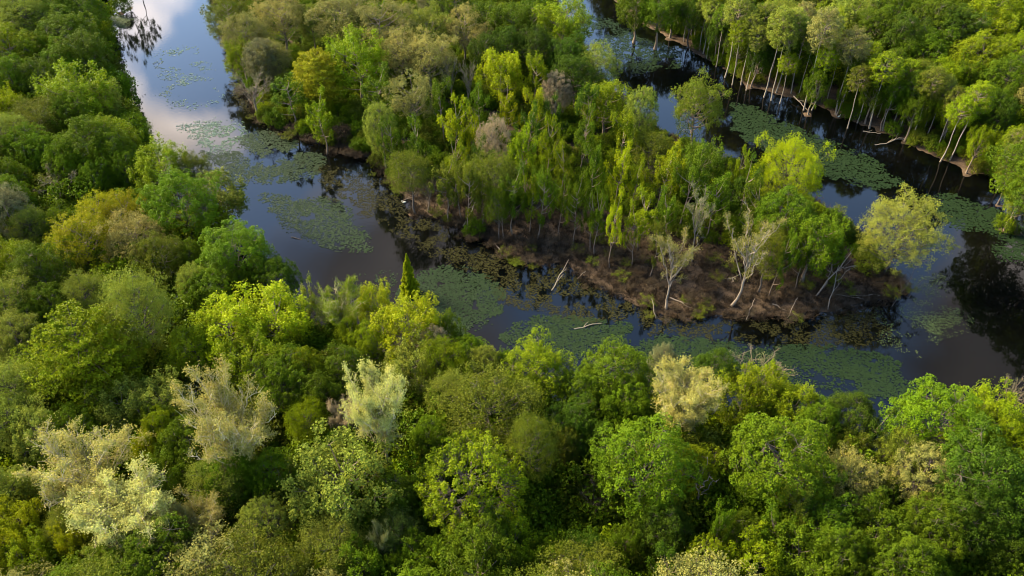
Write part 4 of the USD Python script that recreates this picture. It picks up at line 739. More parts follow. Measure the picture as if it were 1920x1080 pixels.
    ('slender_tree', 'mid-green slender tree, nearest behind-right of the grey tree behind pale snag', 'tree', 'trees on the island', 31.6, 107.1, 'slender_3', 'mid_green', 3.18, 15.2, 0, 222),
    ('slender_tree', 'dark green slender tree, nearest left of the big golden-green channel tree', 'tree', 'trees on the island', 37.8, 111.3, 'slender_0', 'deep_green', 2.82, 14.9, 0, 175),
    ('slender_tree', 'mid-green slender tree, second in front of the pinkish-beige island tree', 'tree', 'trees on the island', 0.0, 109.2, 'slender_1', 'mid_green', 2.61, 14.8, 0, 216),
    ('slender_tree', 'mid-green slender tree, third in front-right of the pinkish-beige island tree', 'tree', 'trees on the island', 4.2, 107.9, 'slender_2', 'mid_green', 2.33, 14.6, 0, 128),
    ('slender_tree', 'dark green slender tree, nearest right of the pinkish-beige island tree', 'tree', 'trees on the island', 2.4, 128.1, 'slender_3', 'deep_green', 2.60, 14.8, 0, 283),
    ('slender_tree', 'dark green slender tree, third right of the pinkish-beige island tree', 'tree', 'trees on the island', 7.7, 131.8, 'slender_0', 'deep_green', 2.65, 14.8, 0, 26),
    ('slender_tree', 'dark green slender tree, nearest in front-left of the pinkish-beige island tree', 'tree', 'trees on the island', -5.4, 118.8, 'slender_1', 'deep_green', 2.29, 14.6, 0, 148),
    ('slender_tree', 'olive green slender tree, nearest behind-right of the small cone-shaped tree', 'tree', 'trees on the island', -7.7, 109.4, 'slender_2', 'olive', 2.35, 14.6, 0, 149),
    ('slender_tree', 'mid-green slender tree, nearest in front-right of the thin tree, island left shore', 'tree', 'trees on the island', -20.5, 125.4, 'slender_3', 'mid_green', 2.57, 14.8, 0, 181),
    ('broadleaf_tree', 'mid-green feathery tree, second behind-right of the brightest lime tree', 'tree', 'trees on the island', -2.1, 107.7, 'feathery_2', 'mid_green', 2.26, 11.0, 0, 335),
    ('slender_tree', 'mid-green slender tree, nearest behind-left of the lime tree at brown bank', 'tree', 'trees on the island', 13.3, 103.9, 'slender_0', 'mid_green', 1.86, 14.3, 0, 252),
    ('slender_tree', 'mid-green slender tree, nearest left of the grey tree behind pale snag', 'tree', 'trees on the island', 24.0, 103.7, 'slender_1', 'mid_green', 2.28, 14.6, 0, 60),
    ('broadleaf_tree', 'olive green feathery tree, nearest right of the wide forked snag', 'tree', 'trees on the island', 38.9, 98.8, 'feathery_0', 'olive', 2.62, 11.3, 0, 20),
    ('slender_tree', 'dark green slender tree, second in front of the pale tree over right channel', 'tree', 'trees on the island', 13.6, 133.6, 'slender_2', 'deep_green', 2.67, 14.8, 0, 204),
    ('slender_tree', 'yellow-green slender tree, nearest in front-right of the right-middle lime island tree', 'tree', 'trees on the island', 19.5, 111.9, 'slender_3', 'yellow_green', 1.95, 14.3, 0, 283),
    ('shrub', 'olive green low shrub, nearest behind-left of the thin tree, island left shore', 'shrub', 'shrubs on the island', -29.7, 146.0, 'bushy_1', 'olive', 3.01, 4.2, 0, 207),
    ('shrub', 'brown low shrub, nearest left of the thin tree, island left shore', 'shrub', 'shrubs on the island', -33.0, 139.4, 'bushy_2', 'brown', 2.38, 3.5, 0, 279),
    ('dead_tree', 'grey bare upright tree standing between the pale snag and the forked one', 'tree', 'trees on the island', 28.8, 101.9, 'withered_1', 'grey_tan', 2.47, 13.8, 0, 293),
    ('dead_tree', 'pale half-dead snag with sparse tan leaves at the island front shore', 'tree', 'trees on the island', 23.2, 91.1, 'withered_0', 'beige', 3.30, 16.0, 0, 20),
    ('dead_tree', 'wide forked half-dead tree with bleached limbs at the island front shore', 'tree', 'trees on the island', 33.2, 91.8, 'withered_1', 'beige', 3.91, 17.6, 0, 150),
    ('broadleaf_tree', 'olive green feathery tree, second right of the wide forked snag', 'tree', 'trees on the island', 37.9, 94.8, 'feathery_1', 'olive', 2.84, 11.5, 0, 256),
    ('shrub', 'dark green low shrub, nearest right of the bright island-tip tree', 'shrub', 'shrubs on the island', 54.6, 108.7, 'bushy_0', 'deep_green', 2.78, 3.9, 0, 278),
    ('shrub', 'olive green low shrub, nearest in front-left of the yellow-tan island-tip tree', 'shrub', 'shrubs on the island', 56.4, 100.5, 'bushy_1', 'olive', 2.65, 3.8, 0, 313),
    ('slender_tree', 'olive green slender tree, third in front of the pinkish-beige island tree', 'tree', 'trees on the island', -4.9, 110.6, 'slender_0', 'olive', 1.93, 12.2, 0, 192),
    ('slender_tree', 'mid-green slender tree, fourth in front of the pinkish-beige island tree', 'tree', 'trees on the island', -1.4, 108.3, 'slender_1', 'mid_green', 1.73, 11.9, 0, 315),
    ('slender_tree', 'yellow-green slender tree, second in front-right of the pinkish-beige island tree', 'tree', 'trees on the island', 2.9, 109.7, 'slender_2', 'yellow_green', 1.83, 12.4, 0, 75),
    ('slender_tree', 'mid-green slender tree, second left of the lime tree at brown bank', 'tree', 'trees on the island', 7.7, 109.2, 'slender_3', 'mid_green', 1.74, 11.8, 0, 320),
    ('slender_tree', 'mid-green slender tree, nearest left of the lime tree at brown bank', 'tree', 'trees on the island', 12.7, 104.9, 'slender_0', 'mid_green', 1.78, 12.7, 0, 344),
    ('slender_tree', 'yellow-green slender tree, nearest right of the lime tree at brown bank', 'tree', 'trees on the island', 19.0, 100.9, 'slender_1', 'yellow_green', 1.81, 13.2, 0, 356),
    ('slender_tree', 'olive green slender tree, second behind-right of the small cone-shaped tree', 'tree', 'trees on the island', -8.6, 113.3, 'slender_2', 'olive', 2.04, 12.3, 0, 352),
    ('slender_tree', 'mid-green slender tree, second in front-left of the bright island-tip tree', 'tree', 'trees on the island', 39.0, 93.3, 'slender_3', 'mid_green', 1.80, 13.6, 0, 305),
    ('slender_tree', 'mid-green slender tree, nearest in front-left of the bright island-tip tree', 'tree', 'trees on the island', 43.5, 95.1, 'slender_0', 'mid_green', 1.91, 13.1, 0, 348),
    ('slender_tree', 'mid-green slender tree, nearest in front-right of the bright island-tip tree', 'tree', 'trees on the island', 48.2, 95.7, 'slender_1', 'mid_green', 1.85, 11.5, 0, 42),
    ('slender_tree', 'olive green slender tree, nearest behind-left of the pale front-shore snag', 'tree', 'trees on the island', 21.6, 98.3, 'slender_2', 'olive', 1.63, 11.7, 0, 108),
    ('tall_tree', "pale green bare-trunked tree, second behind-right of the far bank's leftmost green tree", 'tree', 'trees on the far right bank', 38.9, 186.8, 'tall_0', 'pale_green', 2.62, 13.4, 1, 20),
    ('tall_tree', "pale green bare-trunked tree, third behind-right of the far bank's leftmost green tree", 'tree', 'trees on the far right bank', 40.1, 182.7, 'tall_1', 'pale_green', 2.45, 13.7, 1, 341),
    ('tall_tree', "pale green bare-trunked tree, second right of the far bank's leftmost green tree", 'tree', 'trees on the far right bank', 42.3, 183.9, 'tall_2', 'pale_green', 2.72, 12.7, 1, 324),
    ('tall_tree', 'pale green bare-trunked tree, third left of the straightest pale far-bank trunk', 'tree', 'trees on the far right bank', 43.1, 178.3, 'tall_3', 'pale_green', 2.40, 14.1, 1, 234),
    ('tall_tree', 'yellow-green bare-trunked tree, third behind-left of the straightest pale far-bank trunk', 'tree', 'trees on the far right bank', 43.5, 176.4, 'tall_0', 'yellow_green', 2.60, 16.2, 1, 320),
    ('tall_tree', 'pale green bare-trunked tree, nearest left of the straightest pale far-bank trunk', 'tree', 'trees on the far right bank', 44.0, 174.5, 'tall_1', 'pale_green', 2.36, 14.0, 1, 89),
    ('tall_tree', 'mid-green bare-trunked tree, nearest in front-left of the straightest pale far-bank trunk', 'tree', 'trees on the far right bank', 45.4, 170.3, 'tall_2', 'mid_green', 2.32, 14.6, 1, 51),
    ('tall_tree', 'tall tree on a long straight pale trunk, left part of the far right bank', 'tree', 'trees on the far right bank', 46.4, 165.3, 'tall_3', 'pale_green', 3.01, 18.9, 1, 339),
    ('tall_tree', 'yellow-green bare-trunked tree, second in front of the straightest pale far-bank trunk', 'tree', 'trees on the far right bank', 47.3, 161.9, 'tall_0', 'yellow_green', 2.23, 14.8, 1, 92),
    ('tall_tree', 'pale green bare-trunked tree, nearest in front-right of the straightest pale far-bank trunk', 'tree', 'trees on the far right bank', 49.2, 161.9, 'tall_1', 'pale_green', 2.44, 16.4, 1, 18),
    ('tall_tree', 'pale green bare-trunked tree, fifth in front-right of the straightest pale far-bank trunk', 'tree', 'trees on the far right bank', 49.8, 159.5, 'tall_2', 'pale_green', 2.21, 14.7, 1, 215),
    ('tall_tree', 'pale green bare-trunked tree, nearest right of the straightest pale far-bank trunk', 'tree', 'trees on the far right bank', 51.7, 162.8, 'tall_3', 'pale_green', 2.77, 18.2, 1, 51),
    ('tall_tree', 'pale green bare-trunked tree, fourth right of the straightest pale far-bank trunk', 'tree', 'trees on the far right bank', 52.9, 156.5, 'tall_0', 'pale_green', 2.89, 19.8, 1, 335),
    ('tall_tree', 'pale green bare-trunked tree, fourth left of the tan-topped tall far-bank tree', 'tree', 'trees on the far right bank', 54.1, 155.1, 'tall_1', 'pale_green', 2.67, 18.2, 1, 6),
    ('tall_tree', 'pale green bare-trunked tree, second left of the pale top-right tree', 'tree', 'trees on the far right bank', 55.8, 158.3, 'tall_2', 'pale_green', 2.92, 19.0, 1, 188),
    ('tall_tree', 'yellow-green bare-trunked tree, third in front-left of the tan-topped tall far-bank tree', 'tree', 'trees on the far right bank', 55.6, 153.8, 'tall_3', 'yellow_green', 2.19, 11.2, 1, 71),
    ('tall_tree', 'beige bare-trunked tree, nearest behind-left of the tan-topped tall far-bank tree', 'tree', 'trees on the far right bank', 60.3, 163.1, 'tall_0', 'beige', 2.99, 18.1, 1, 158),
    ('tall_tree', 'tan-topped tall tree with a forked pale trunk at the far right shore', 'tree', 'trees on the far right bank', 59.8, 151.1, 'tall_1', 'beige', 3.20, 22.0, 1, 287),
    ('tall_tree', 'yellow-green bare-trunked tree, third in front of the tan-topped tall far-bank tree', 'tree', 'trees on the far right bank', 61.4, 151.1, 'tall_2', 'yellow_green', 2.44, 15.7, 1, 132),
    ('tall_tree', 'beige bare-trunked tree, nearest in front of the pale top-right tree', 'tree', 'trees on the far right bank', 65.8, 149.2, 'tall_3', 'beige', 3.21, 18.9, 1, 154),
    ('tall_tree', 'olive green bare-trunked tree, third left of the leaning far-bank trunk', 'tree', 'trees on the far right bank', 66.6, 143.9, 'tall_0', 'olive', 2.27, 13.7, 1, 94),
    ('tall_tree', 'yellow-green bare-trunked tree, nearest left of the leaning far-bank trunk', 'tree', 'trees on the far right bank', 69.2, 146.0, 'tall_1', 'yellow_green', 2.28, 14.9, 1, 215),
    ('tall_tree', 'yellow-green crown on a leaning pale trunk, middle of the far right shore', 'tree', 'trees on the far right bank', 70.9, 143.9, 'tall_2', 'yellow_green', 3.27, 16.4, 1, 17),
    ('tall_tree', 'mid-green bare-trunked tree, nearest in front-right of the leaning far-bank trunk', 'tree', 'trees on the far right bank', 73.2, 142.9, 'tall_3', 'mid_green', 2.28, 12.1, 1, 163),
    ('tall_tree', 'yellow-green bare-trunked tree, second right of the leaning far-bank trunk', 'tree', 'trees on the far right bank', 75.3, 143.9, 'tall_0', 'yellow_green', 2.26, 14.8, 1, 10),
    ('tall_tree', 'mid-green bare-trunked tree, second in front-right of the leaning far-bank trunk', 'tree', 'trees on the far right bank', 75.7, 141.5, 'tall_1', 'mid_green', 2.25, 13.9, 1, 220),
    ('tall_tree', 'olive green bare-trunked tree, sixth in front-left of the yellow-green upper-right corner tree', 'tree', 'trees on the far right bank', 77.8, 138.7, 'tall_2', 'olive', 2.70, 15.8, 1, 289),
    ('tall_tree', 'yellow-green bare-trunked tree, fourth right of the big golden-green channel tree', 'tree', 'trees on the far right bank', 80.3, 131.8, 'tall_3', 'yellow_green', 2.63, 13.7, 1, 328),
    ('tall_tree', 'yellow-green bare-trunked tree, fourth left of the tan-topped right-edge tree', 'tree', 'trees on the far right bank', 82.3, 132.3, 'tall_0', 'yellow_green', 2.60, 16.5, 1, 296),
    ('tall_tree', 'olive green bare-trunked tree, nearest in front of the tan-topped right-edge tree', 'tree', 'trees on the far right bank', 87.0, 122.5, 'tall_1', 'olive', 2.33, 12.7, 1, 27),
    ('tall_tree', 'tan-topped thin tree on a reddish trunk near the right edge of the far bank', 'tree', 'trees on the far right bank', 96.5, 138.0, 'tall_2', 'beige', 3.01, 13.6, 1, 254),
    ('tall_tree', 'olive green bare-trunked tree, nearest behind-right of the tree at top of right channel', 'tree', 'trees on the far right bank', 38.9, 192.8, 'tall_3', 'olive', 2.53, 15.9, 1, 290),
    ('tall_tree', "mid-green bare-trunked tree, fourth behind-right of the far bank's leftmost green tree", 'tree', 'trees on the far right bank', 40.9, 185.3, 'tall_0', 'mid_green', 2.10, 13.6, 1, 267),
    ('tall_tree', 'olive green bare-trunked tree, fifth behind-left of the straightest pale far-bank trunk', 'tree', 'trees on the far right bank', 42.6, 183.0, 'tall_1', 'olive', 2.42, 17.3, 1, 20),
    ('tall_tree', 'olive green bare-trunked tree, fourth behind-left of the straightest pale far-bank trunk', 'tree', 'trees on the far right bank', 44.9, 184.7, 'tall_2', 'olive', 1.72, 14.9, 1, 60),
    ('tall_tree', 'pale green bare-trunked tree, second behind-left of the straightest pale far-bank trunk', 'tree', 'trees on the far right bank', 46.6, 179.1, 'tall_3', 'pale_green', 2.41, 13.7, 1, 215),
    ('tall_tree', 'olive green bare-trunked tree, nearest behind-left of the straightest pale far-bank trunk', 'tree', 'trees on the far right bank', 46.9, 172.6, 'tall_0', 'olive', 1.97, 17.7, 1, 294),
    ('tall_tree', 'olive green bare-trunked tree, nearest behind-right of the straightest pale far-bank trunk', 'tree', 'trees on the far right bank', 50.0, 173.7, 'tall_1', 'olive', 2.35, 15.3, 1, 356),
    ('tall_tree', 'yellow-green bare-trunked tree, second in front-right of the straightest pale far-bank trunk', 'tree', 'trees on the far right bank', 50.6, 164.8, 'tall_2', 'yellow_green', 1.58, 14.9, 1, 207),
    ('tall_tree', 'mid-green bare-trunked tree, fourth in front-right of the straightest pale far-bank trunk', 'tree', 'trees on the far right bank', 51.9, 164.3, 'tall_3', 'mid_green', 2.24, 16.3, 1, 228),
    ('tall_tree', 'olive green bare-trunked tree, second right of the straightest pale far-bank trunk', 'tree', 'trees on the far right bank', 54.3, 166.3, 'tall_0', 'olive', 2.27, 15.9, 1, 34),
    ('tall_tree', 'mid-green bare-trunked tree, fourth left of the pale top-right tree', 'tree', 'trees on the far right bank', 56.4, 165.0, 'tall_1', 'mid_green', 1.58, 16.3, 1, 7),
    ('tall_tree', 'pale green bare-trunked tree, second left of the tan-topped tall far-bank tree', 'tree', 'trees on the far right bank', 58.3, 161.6, 'tall_2', 'pale_green', 1.91, 13.6, 1, 348),
    ('tall_tree', 'mid-green bare-trunked tree, nearest left of the tan-topped tall far-bank tree', 'tree', 'trees on the far right bank', 58.9, 157.9, 'tall_3', 'mid_green', 2.18, 16.8, 1, 198),
    ('tall_tree', 'pale green bare-trunked tree, nearest in front-left of the tan-topped tall far-bank tree', 'tree', 'trees on the far right bank', 59.8, 156.0, 'tall_0', 'pale_green', 1.83, 16.9, 1, 304),
    ('tall_tree', 'mid-green bare-trunked tree, second in front of the tan-topped tall far-bank tree', 'tree', 'trees on the far right bank', 61.6, 154.7, 'tall_1', 'mid_green', 1.50, 17.1, 1, 303),
    ('tall_tree', 'pale green bare-trunked tree, fourth in front of the tan-topped tall far-bank tree', 'tree', 'trees on the far right bank', 63.9, 155.4, 'tall_2', 'pale_green', 2.18, 13.2, 1, 337),
    ('tall_tree', 'yellow-green bare-trunked tree, nearest in front-right of the tan-topped tall far-bank tree', 'tree', 'trees on the far right bank', 65.7, 155.1, 'tall_3', 'yellow_green', 1.84, 15.3, 1, 79),
    ('tall_tree', 'pale green bare-trunked tree, fourth left of the leaning far-bank trunk', 'tree', 'trees on the far right bank', 67.6, 151.6, 'tall_0', 'pale_green', 2.15, 12.9, 1, 243),
    ('tall_tree', 'yellow-green bare-trunked tree, second in front-right of the pale top-right tree', 'tree', 'trees on the far right bank', 70.2, 153.8, 'tall_1', 'yellow_green', 1.84, 14.1, 1, 211),
    ('tall_tree', 'yellow-green bare-trunked tree, second behind-left of the leaning far-bank trunk', 'tree', 'trees on the far right bank', 71.5, 152.7, 'tall_2', 'yellow_green', 1.83, 14.2, 1, 280),
    ('tall_tree', 'olive green bare-trunked tree, nearest behind-left of the leaning far-bank trunk', 'tree', 'trees on the far right bank', 72.2, 147.7, 'tall_3', 'olive', 2.09, 14.7, 1, 52),
    ('tall_tree', 'mid-green bare-trunked tree, nearest behind-right of the leaning far-bank trunk', 'tree', 'trees on the far right bank', 73.7, 147.7, 'tall_0', 'mid_green', 2.09, 15.2, 1, 42),
    ('tall_tree', 'olive green bare-trunked tree, nearest right of the leaning far-bank trunk', 'tree', 'trees on the far right bank', 75.1, 147.1, 'tall_1', 'olive', 1.78, 13.5, 1, 329),
    ('tall_tree', 'olive green bare-trunked tree, third right of the leaning far-bank trunk', 'tree', 'trees on the far right bank', 76.7, 143.7, 'tall_2', 'olive', 1.44, 14.9, 1, 241),
    ('tall_tree', 'yellow-green bare-trunked tree, third in front-right of the leaning far-bank trunk', 'tree', 'trees on the far right bank', 77.7, 141.1, 'tall_3', 'yellow_green', 2.04, 14.1, 1, 108),
    ('tall_tree', 'mid-green bare-trunked tree, sixth right of the leaning far-bank trunk', 'tree', 'trees on the far right bank', 78.6, 142.1, 'tall_0', 'mid_green', 2.04, 14.5, 1, 77),
    ('tall_tree', 'pale green bare-trunked tree, fourth in front-left of the yellow-green upper-right corner tree', 'tree', 'trees on the far right bank', 79.9, 138.4, 'tall_1', 'pale_green', 2.00, 14.5, 1, 320),
    ('tall_tree', 'olive green bare-trunked tree, sixth in front-right of the leaning far-bank trunk', 'tree', 'trees on the far right bank', 81.0, 135.3, 'tall_2', 'olive', 1.98, 13.9, 1, 7),
    ('tall_tree', 'mid-green bare-trunked tree, fifth in front-left of the yellow-green upper-right corner tree', 'tree', 'trees on the far right bank', 82.6, 137.2, 'tall_3', 'mid_green', 1.40, 13.0, 1, 218),
    ('tall_tree', 'pale green bare-trunked tree, fifth left of the tan-topped right-edge tree', 'tree', 'trees on the far right bank', 84.9, 136.4, 'tall_0', 'pale_green', 1.70, 13.4, 1, 2),
    ('broadleaf_tree', "mid-green plumed tree, nearest left of the far bank's leftmost green tree", 'tree', 'trees on the near bank', 28.4, 182.5, 'plumed_2', 'mid_green', 4.78, 13.8, 0, 241),
    ('broadleaf_tree', 'green plumed tree at the left end of the far right bank', 'tree', 'trees on the near bank', 33.0, 179.2, 'plumed_0', 'mid_green', 5.28, 14.5, 0, 355),
    ('broadleaf_tree', "dark green plumed tree, nearest behind-right of the far bank's leftmost green tree", 'tree', 'trees on the far right bank', 37.2, 184.7, 'plumed_1', 'deep_green', 4.39, 13.6, 0, 130),
    ('broadleaf_tree', 'pale green plumed tree, second left of the straightest pale far-bank trunk', 'tree', 'trees on the far right bank', 44.5, 181.8, 'plumed_2', 'pale_green', 4.62, 14.1, 0, 316),
    ('broadleaf_tree', 'mid-green plumed tree, nearest in front of the straightest pale far-bank trunk', 'tree', 'trees on the far right bank', 49.9, 175.2, 'plumed_0', 'mid_green', 3.95, 12.9, 0, 30),
    ('broadleaf_tree', 'mid-green plumed tree, third in front-right of the straightest pale far-bank trunk', 'tree', 'trees on the far right bank', 54.2, 173.0, 'plumed_1', 'mid_green', 4.19, 13.8, 0, 59),
    ('broadleaf_tree', 'pale green feathery tree, third right of the straightest pale far-bank trunk', 'tree', 'trees on the far right bank', 58.4, 173.7, 'feathery_2', 'pale_green', 4.61, 14.2, 0, 139),
    ('broadleaf_tree', 'yellow-green plumed tree, nearest in front of the tan-topped tall far-bank tree', 'tree', 'trees on the far right bank', 66.2, 167.4, 'plumed_2', 'yellow_green', 5.03, 14.7, 0, 307),
    ('broadleaf_tree', 'pale green plumed tree at the top of the far right bank', 'tree', 'trees on the far right bank', 74.1, 176.1, 'plumed_0', 'pale_green', 5.63, 15.2, 0, 219),
    ('slender_tree', 'mid-green slender tree, second right of the round olive channel tree', 'tree', 'trees on the far right bank', 63.0, 154.6, 'slender_3', 'mid_green', 2.73, 14.9, 0, 126),
    ('slender_tree', 'mid-green slender tree, second in front-left of the tan-topped tall far-bank tree', 'tree', 'trees on the far right bank', 59.7, 161.3, 'slender_0', 'mid_green', 2.48, 14.7, 0, 192),
    ('broadleaf_tree', 'dark green round tree, fourth in front-left of the tan-topped tall far-bank tree', 'tree', 'trees on the far right bank', 55.0, 161.8, 'domed_1', 'deep_green', 3.33, 12.3, 0, 164),
    ('broadleaf_tree', 'yellow-green plumed tree, second in front-right of the tan-topped tall far-bank tree', 'tree', 'trees on the far right bank', 69.0, 162.9, 'plumed_1', 'yellow_green', 3.62, 12.0, 0, 72),
    ('broadleaf_tree', 'mid-green round tree, nearest in front-right of the pale top-right tree', 'tree', 'trees on the far right bank', 76.9, 166.9, 'domed_2', 'mid_green', 5.01, 14.8, 0, 350),
    ('broadleaf_tree', 'mid-green round tree, second behind the leaning far-bank trunk', 'tree', 'trees on the far right bank', 83.2, 171.7, 'domed_3', 'mid_green', 5.79, 15.5, 0, 119),
    ('broadleaf_tree', 'dark green round tree, third behind-right of the leaning far-bank trunk', 'tree', 'trees on the far right bank', 81.5, 162.1, 'domed_0', 'deep_green', 5.55, 15.4, 0, 4),
    ('broadleaf_tree', 'mid-green round tree, second left of the yellow-green upper-right corner tree', 'tree', 'trees on the far right bank', 89.4, 168.9, 'domed_1', 'mid_green', 6.38, 16.2, 0, 296),
    ('broadleaf_tree', 'dark green round tree, nearest left of the yellow-green upper-right corner tree', 'tree', 'trees on the far right bank', 92.2, 164.2, 'domed_2', 'deep_green', 6.26, 16.0, 0, 108),
    ('broadleaf_tree', 'mid-green plumed tree, nearest behind-left of the yellow-green upper-right corner tree', 'tree', 'trees on the far right bank', 101.3, 176.8, 'plumed_2', 'mid_green', 6.06, 15.9, 0, 264),
    ('broadleaf_tree', 'yellow-green feathery tree, nearest behind-right of the yellow-green upper-right corner tree', 'tree', 'trees on the far right bank', 104.7, 172.2, 'feathery_0', 'yellow_green', 6.47, 16.5, 0, 237),
    ('broadleaf_tree', 'yellow-green broad tree near the upper right corner', 'tree', 'trees on the far right bank', 100.5, 166.0, 'plumed_0', 'yellow_green', 6.32, 15.9, 0, 17),
    ('broadleaf_tree', 'yellow-green plumed tree, nearest right of the yellow-green upper-right corner tree', 'tree', 'trees on the far right bank', 108.9, 172.1, 'plumed_1', 'yellow_green', 5.13, 15.1, 0, 143),
    ('broadleaf_tree', 'yellow-green round tree, nearest in front-right of the yellow-green upper-right corner tree', 'tree', 'trees on the far right bank', 100.2, 154.1, 'domed_3', 'yellow_green', 5.36, 14.8, 0, 19),
    ('broadleaf_tree', 'yellow-green round tree, nearest in front of the yellow-green upper-right corner tree', 'tree', 'trees on the far right bank', 92.7, 151.9, 'domed_0', 'yellow_green', 5.94, 15.7, 0, 234),
    ('broadleaf_tree', 'mid-green round tree, nearest left of the tan-topped right-edge tree', 'tree', 'trees on the far right bank', 93.7, 143.9, 'domed_1', 'mid_green', 5.12, 15.1, 0, 46),
    ('bare_tree', 'grey-green twiggy tree, nearest in front-left of the yellow-green upper-right corner tree', 'tree', 'trees on the far right bank', 94.8, 163.1, 'twiggy_1', 'grey_tan', 3.77, 10.7, 0, 131),
    ('broadleaf_tree', 'yellow-green plumed tree, third in front-left of the yellow-green upper-right corner tree', 'tree', 'trees on the far right bank', 84.6, 148.1, 'plumed_2', 'yellow_green', 3.89, 12.6, 0, 81),
    ('broadleaf_tree', 'olive green feathery tree, fourth right of the leaning far-bank trunk', 'tree', 'trees on the far right bank', 80.4, 146.9, 'feathery_1', 'olive', 3.85, 13.3, 0, 30),
    ('broadleaf_tree', 'mid-green plumed tree, second behind-right of the leaning far-bank trunk', 'tree', 'trees on the far right bank', 81.0, 158.9, 'plumed_0', 'mid_green', 4.07, 13.4, 0, 331),
    ('broadleaf_tree', 'mid-green round tree, third left of the yellow-green upper-right corner tree', 'tree', 'trees on the far right bank', 85.0, 158.5, 'domed_2', 'mid_green', 4.84, 14.0, 0, 152),
    ('broadleaf_tree', 'mid-green plumed tree, second in front-left of the yellow-green upper-right corner tree', 'tree', 'trees on the far right bank', 89.5, 149.4, 'plumed_1', 'mid_green', 4.03, 13.0, 0, 191),
    ('broadleaf_tree', 'yellow-green plumed tree, fourth behind-right of the yellow-tan island-tip tree', 'tree', 'trees on the far right bank', 82.6, 137.7, 'plumed_2', 'yellow_green', 3.70, 12.1, 0, 99),
    ('broadleaf_tree', 'mid-green round tree, second left of the tan-topped right-edge tree', 'tree', 'trees on the far right bank', 87.9, 136.8, 'domed_3', 'mid_green', 3.79, 12.6, 0, 71),
    ('slender_tree', 'mid-green slender tree, nearest in front of the leaning far-bank trunk', 'tree', 'trees on the far right bank', 72.8, 142.9, 'slender_1', 'mid_green', 2.38, 14.6, 0, 228),
    ('slender_tree', 'mid-green slender tree, nearest behind-right of the big golden-green channel tree', 'tree', 'trees on the far right bank', 65.7, 148.5, 'slender_2', 'mid_green', 2.34, 14.6, 0, 49),
    ('broadleaf_tree', 'mid-green plumed tree, second left of the leaning far-bank trunk', 'tree', 'trees on the far right bank', 71.6, 156.1, 'plumed_0', 'mid_green', 3.90, 12.7, 0, 119),
    ('broadleaf_tree', 'yellow-green plumed tree, second in front-left of the tan-topped right-edge tree', 'tree', 'trees on the far right bank', 83.5, 127.8, 'plumed_1', 'yellow_green', 2.52, 11.1, 0, 283),
    ('broadleaf_tree', 'yellow-green round tree, second in front of the tan-topped right-edge tree', 'tree', 'trees on the far right bank', 88.8, 124.9, 'domed_0', 'yellow_green', 3.58, 11.9, 0, 292),
    ('broadleaf_tree', 'bright tree at the right edge over the water, nearest right of the yellow-tan island-tip tree', 'tree', 'trees on the near bank', 82.9, 110.6, 'plumed_2', 'yellow_green', 2.92, 11.9, 0, 58),
    ('broadleaf_tree', 'dark green round tree, nearest in front-left of the tan-topped right-edge tree', 'tree', 'trees on the far right bank', 89.9, 134.2, 'domed_1', 'deep_green', 3.17, 11.9, 0, 146),
    ('broadleaf_tree', 'dark green round tree, sixth left of the tan-topped right-edge tree', 'tree', 'trees on the far right bank', 86.7, 139.8, 'domed_2', 'deep_green', 2.66, 10.8, 0, 121),
    ('broadleaf_tree', 'mid-green plumed tree, second behind the yellow-tan island-tip tree', 'tree', 'trees on the far right bank', 76.2, 139.0, 'plumed_0', 'mid_green', 3.25, 11.7, 0, 327),
    ('broadleaf_tree', 'mid-green plumed tree, nearest in front-left of the leaning far-bank trunk', 'tree', 'trees on the far right bank', 70.5, 145.5, 'plumed_1', 'mid_green', 2.99, 11.9, 0, 269),
    ('broadleaf_tree', 'mid-green plumed tree, nearest behind the big golden-green channel tree', 'tree', 'trees on the far right bank', 60.2, 149.2, 'plumed_2', 'mid_green', 2.53, 10.6, 0, 92),
    ('broadleaf_tree', 'dark green plumed tree, second behind-right of the round olive channel tree', 'tree', 'trees on the far right bank', 51.0, 160.6, 'plumed_0', 'deep_green', 2.92, 11.9, 0, 253),
    ('broadleaf_tree', 'dark green plumed tree, second in front-left of the straightest pale far-bank trunk', 'tree', 'trees on the far right bank', 45.6, 173.5, 'plumed_1', 'deep_green', 3.09, 11.4, 0, 157),
    ('broadleaf_tree', 'mid-green plumed tree, nearest behind-right of the round olive channel tree', 'tree', 'trees on the far right bank', 48.9, 166.9, 'plumed_2', 'mid_green', 3.00, 11.1, 0, 177),
    ('broadleaf_tree', "dark green round tree, nearest right of the far bank's leftmost green tree", 'tree', 'trees on the far right bank', 40.8, 180.0, 'domed_3', 'deep_green', 3.17, 12.2, 0, 244),
    ('broadleaf_tree', 'olive green feathery tree, third behind the yellow-tan island-tip tree', 'tree', 'trees on the far right bank', 80.2, 140.6, 'feathery_2', 'olive', 3.03, 11.1, 0, 359),
    ('broadleaf_tree', 'pale green feathery tree, nearest right of the pale top-right tree', 'tree', 'trees on the far right bank', 84.0, 182.8, 'feathery_0', 'pale_green', 4.35, 13.6, 0, 61),
    ('shrub', 'pale green low shrub, third right of the pale top-right tree', 'shrub', 'shrubs on the far right bank', 97.6, 199.8, 'bushy_2', 'pale_green', 4.15, 5.4, 0, 182),
    ('broadleaf_tree', 'mid-green round tree, second behind-left of the yellow-green upper-right corner tree', 'tree', 'trees on the far right bank', 96.3, 183.1, 'domed_0', 'mid_green', 5.78, 15.5, 0, 31),
    ('broadleaf_tree', 'mid-green round tree, nearest behind the yellow-green upper-right corner tree', 'tree', 'trees on the far right bank', 108.9, 184.7, 'domed_1', 'mid_green', 6.53, 17.0, 0, 68),
    ('broadleaf_tree', 'pale green plumed tree, nearest behind-left of the pale top-right tree', 'tree', 'trees on the far right bank', 72.1, 187.1, 'plumed_0', 'pale_green', 4.43, 13.4, 0, 15),
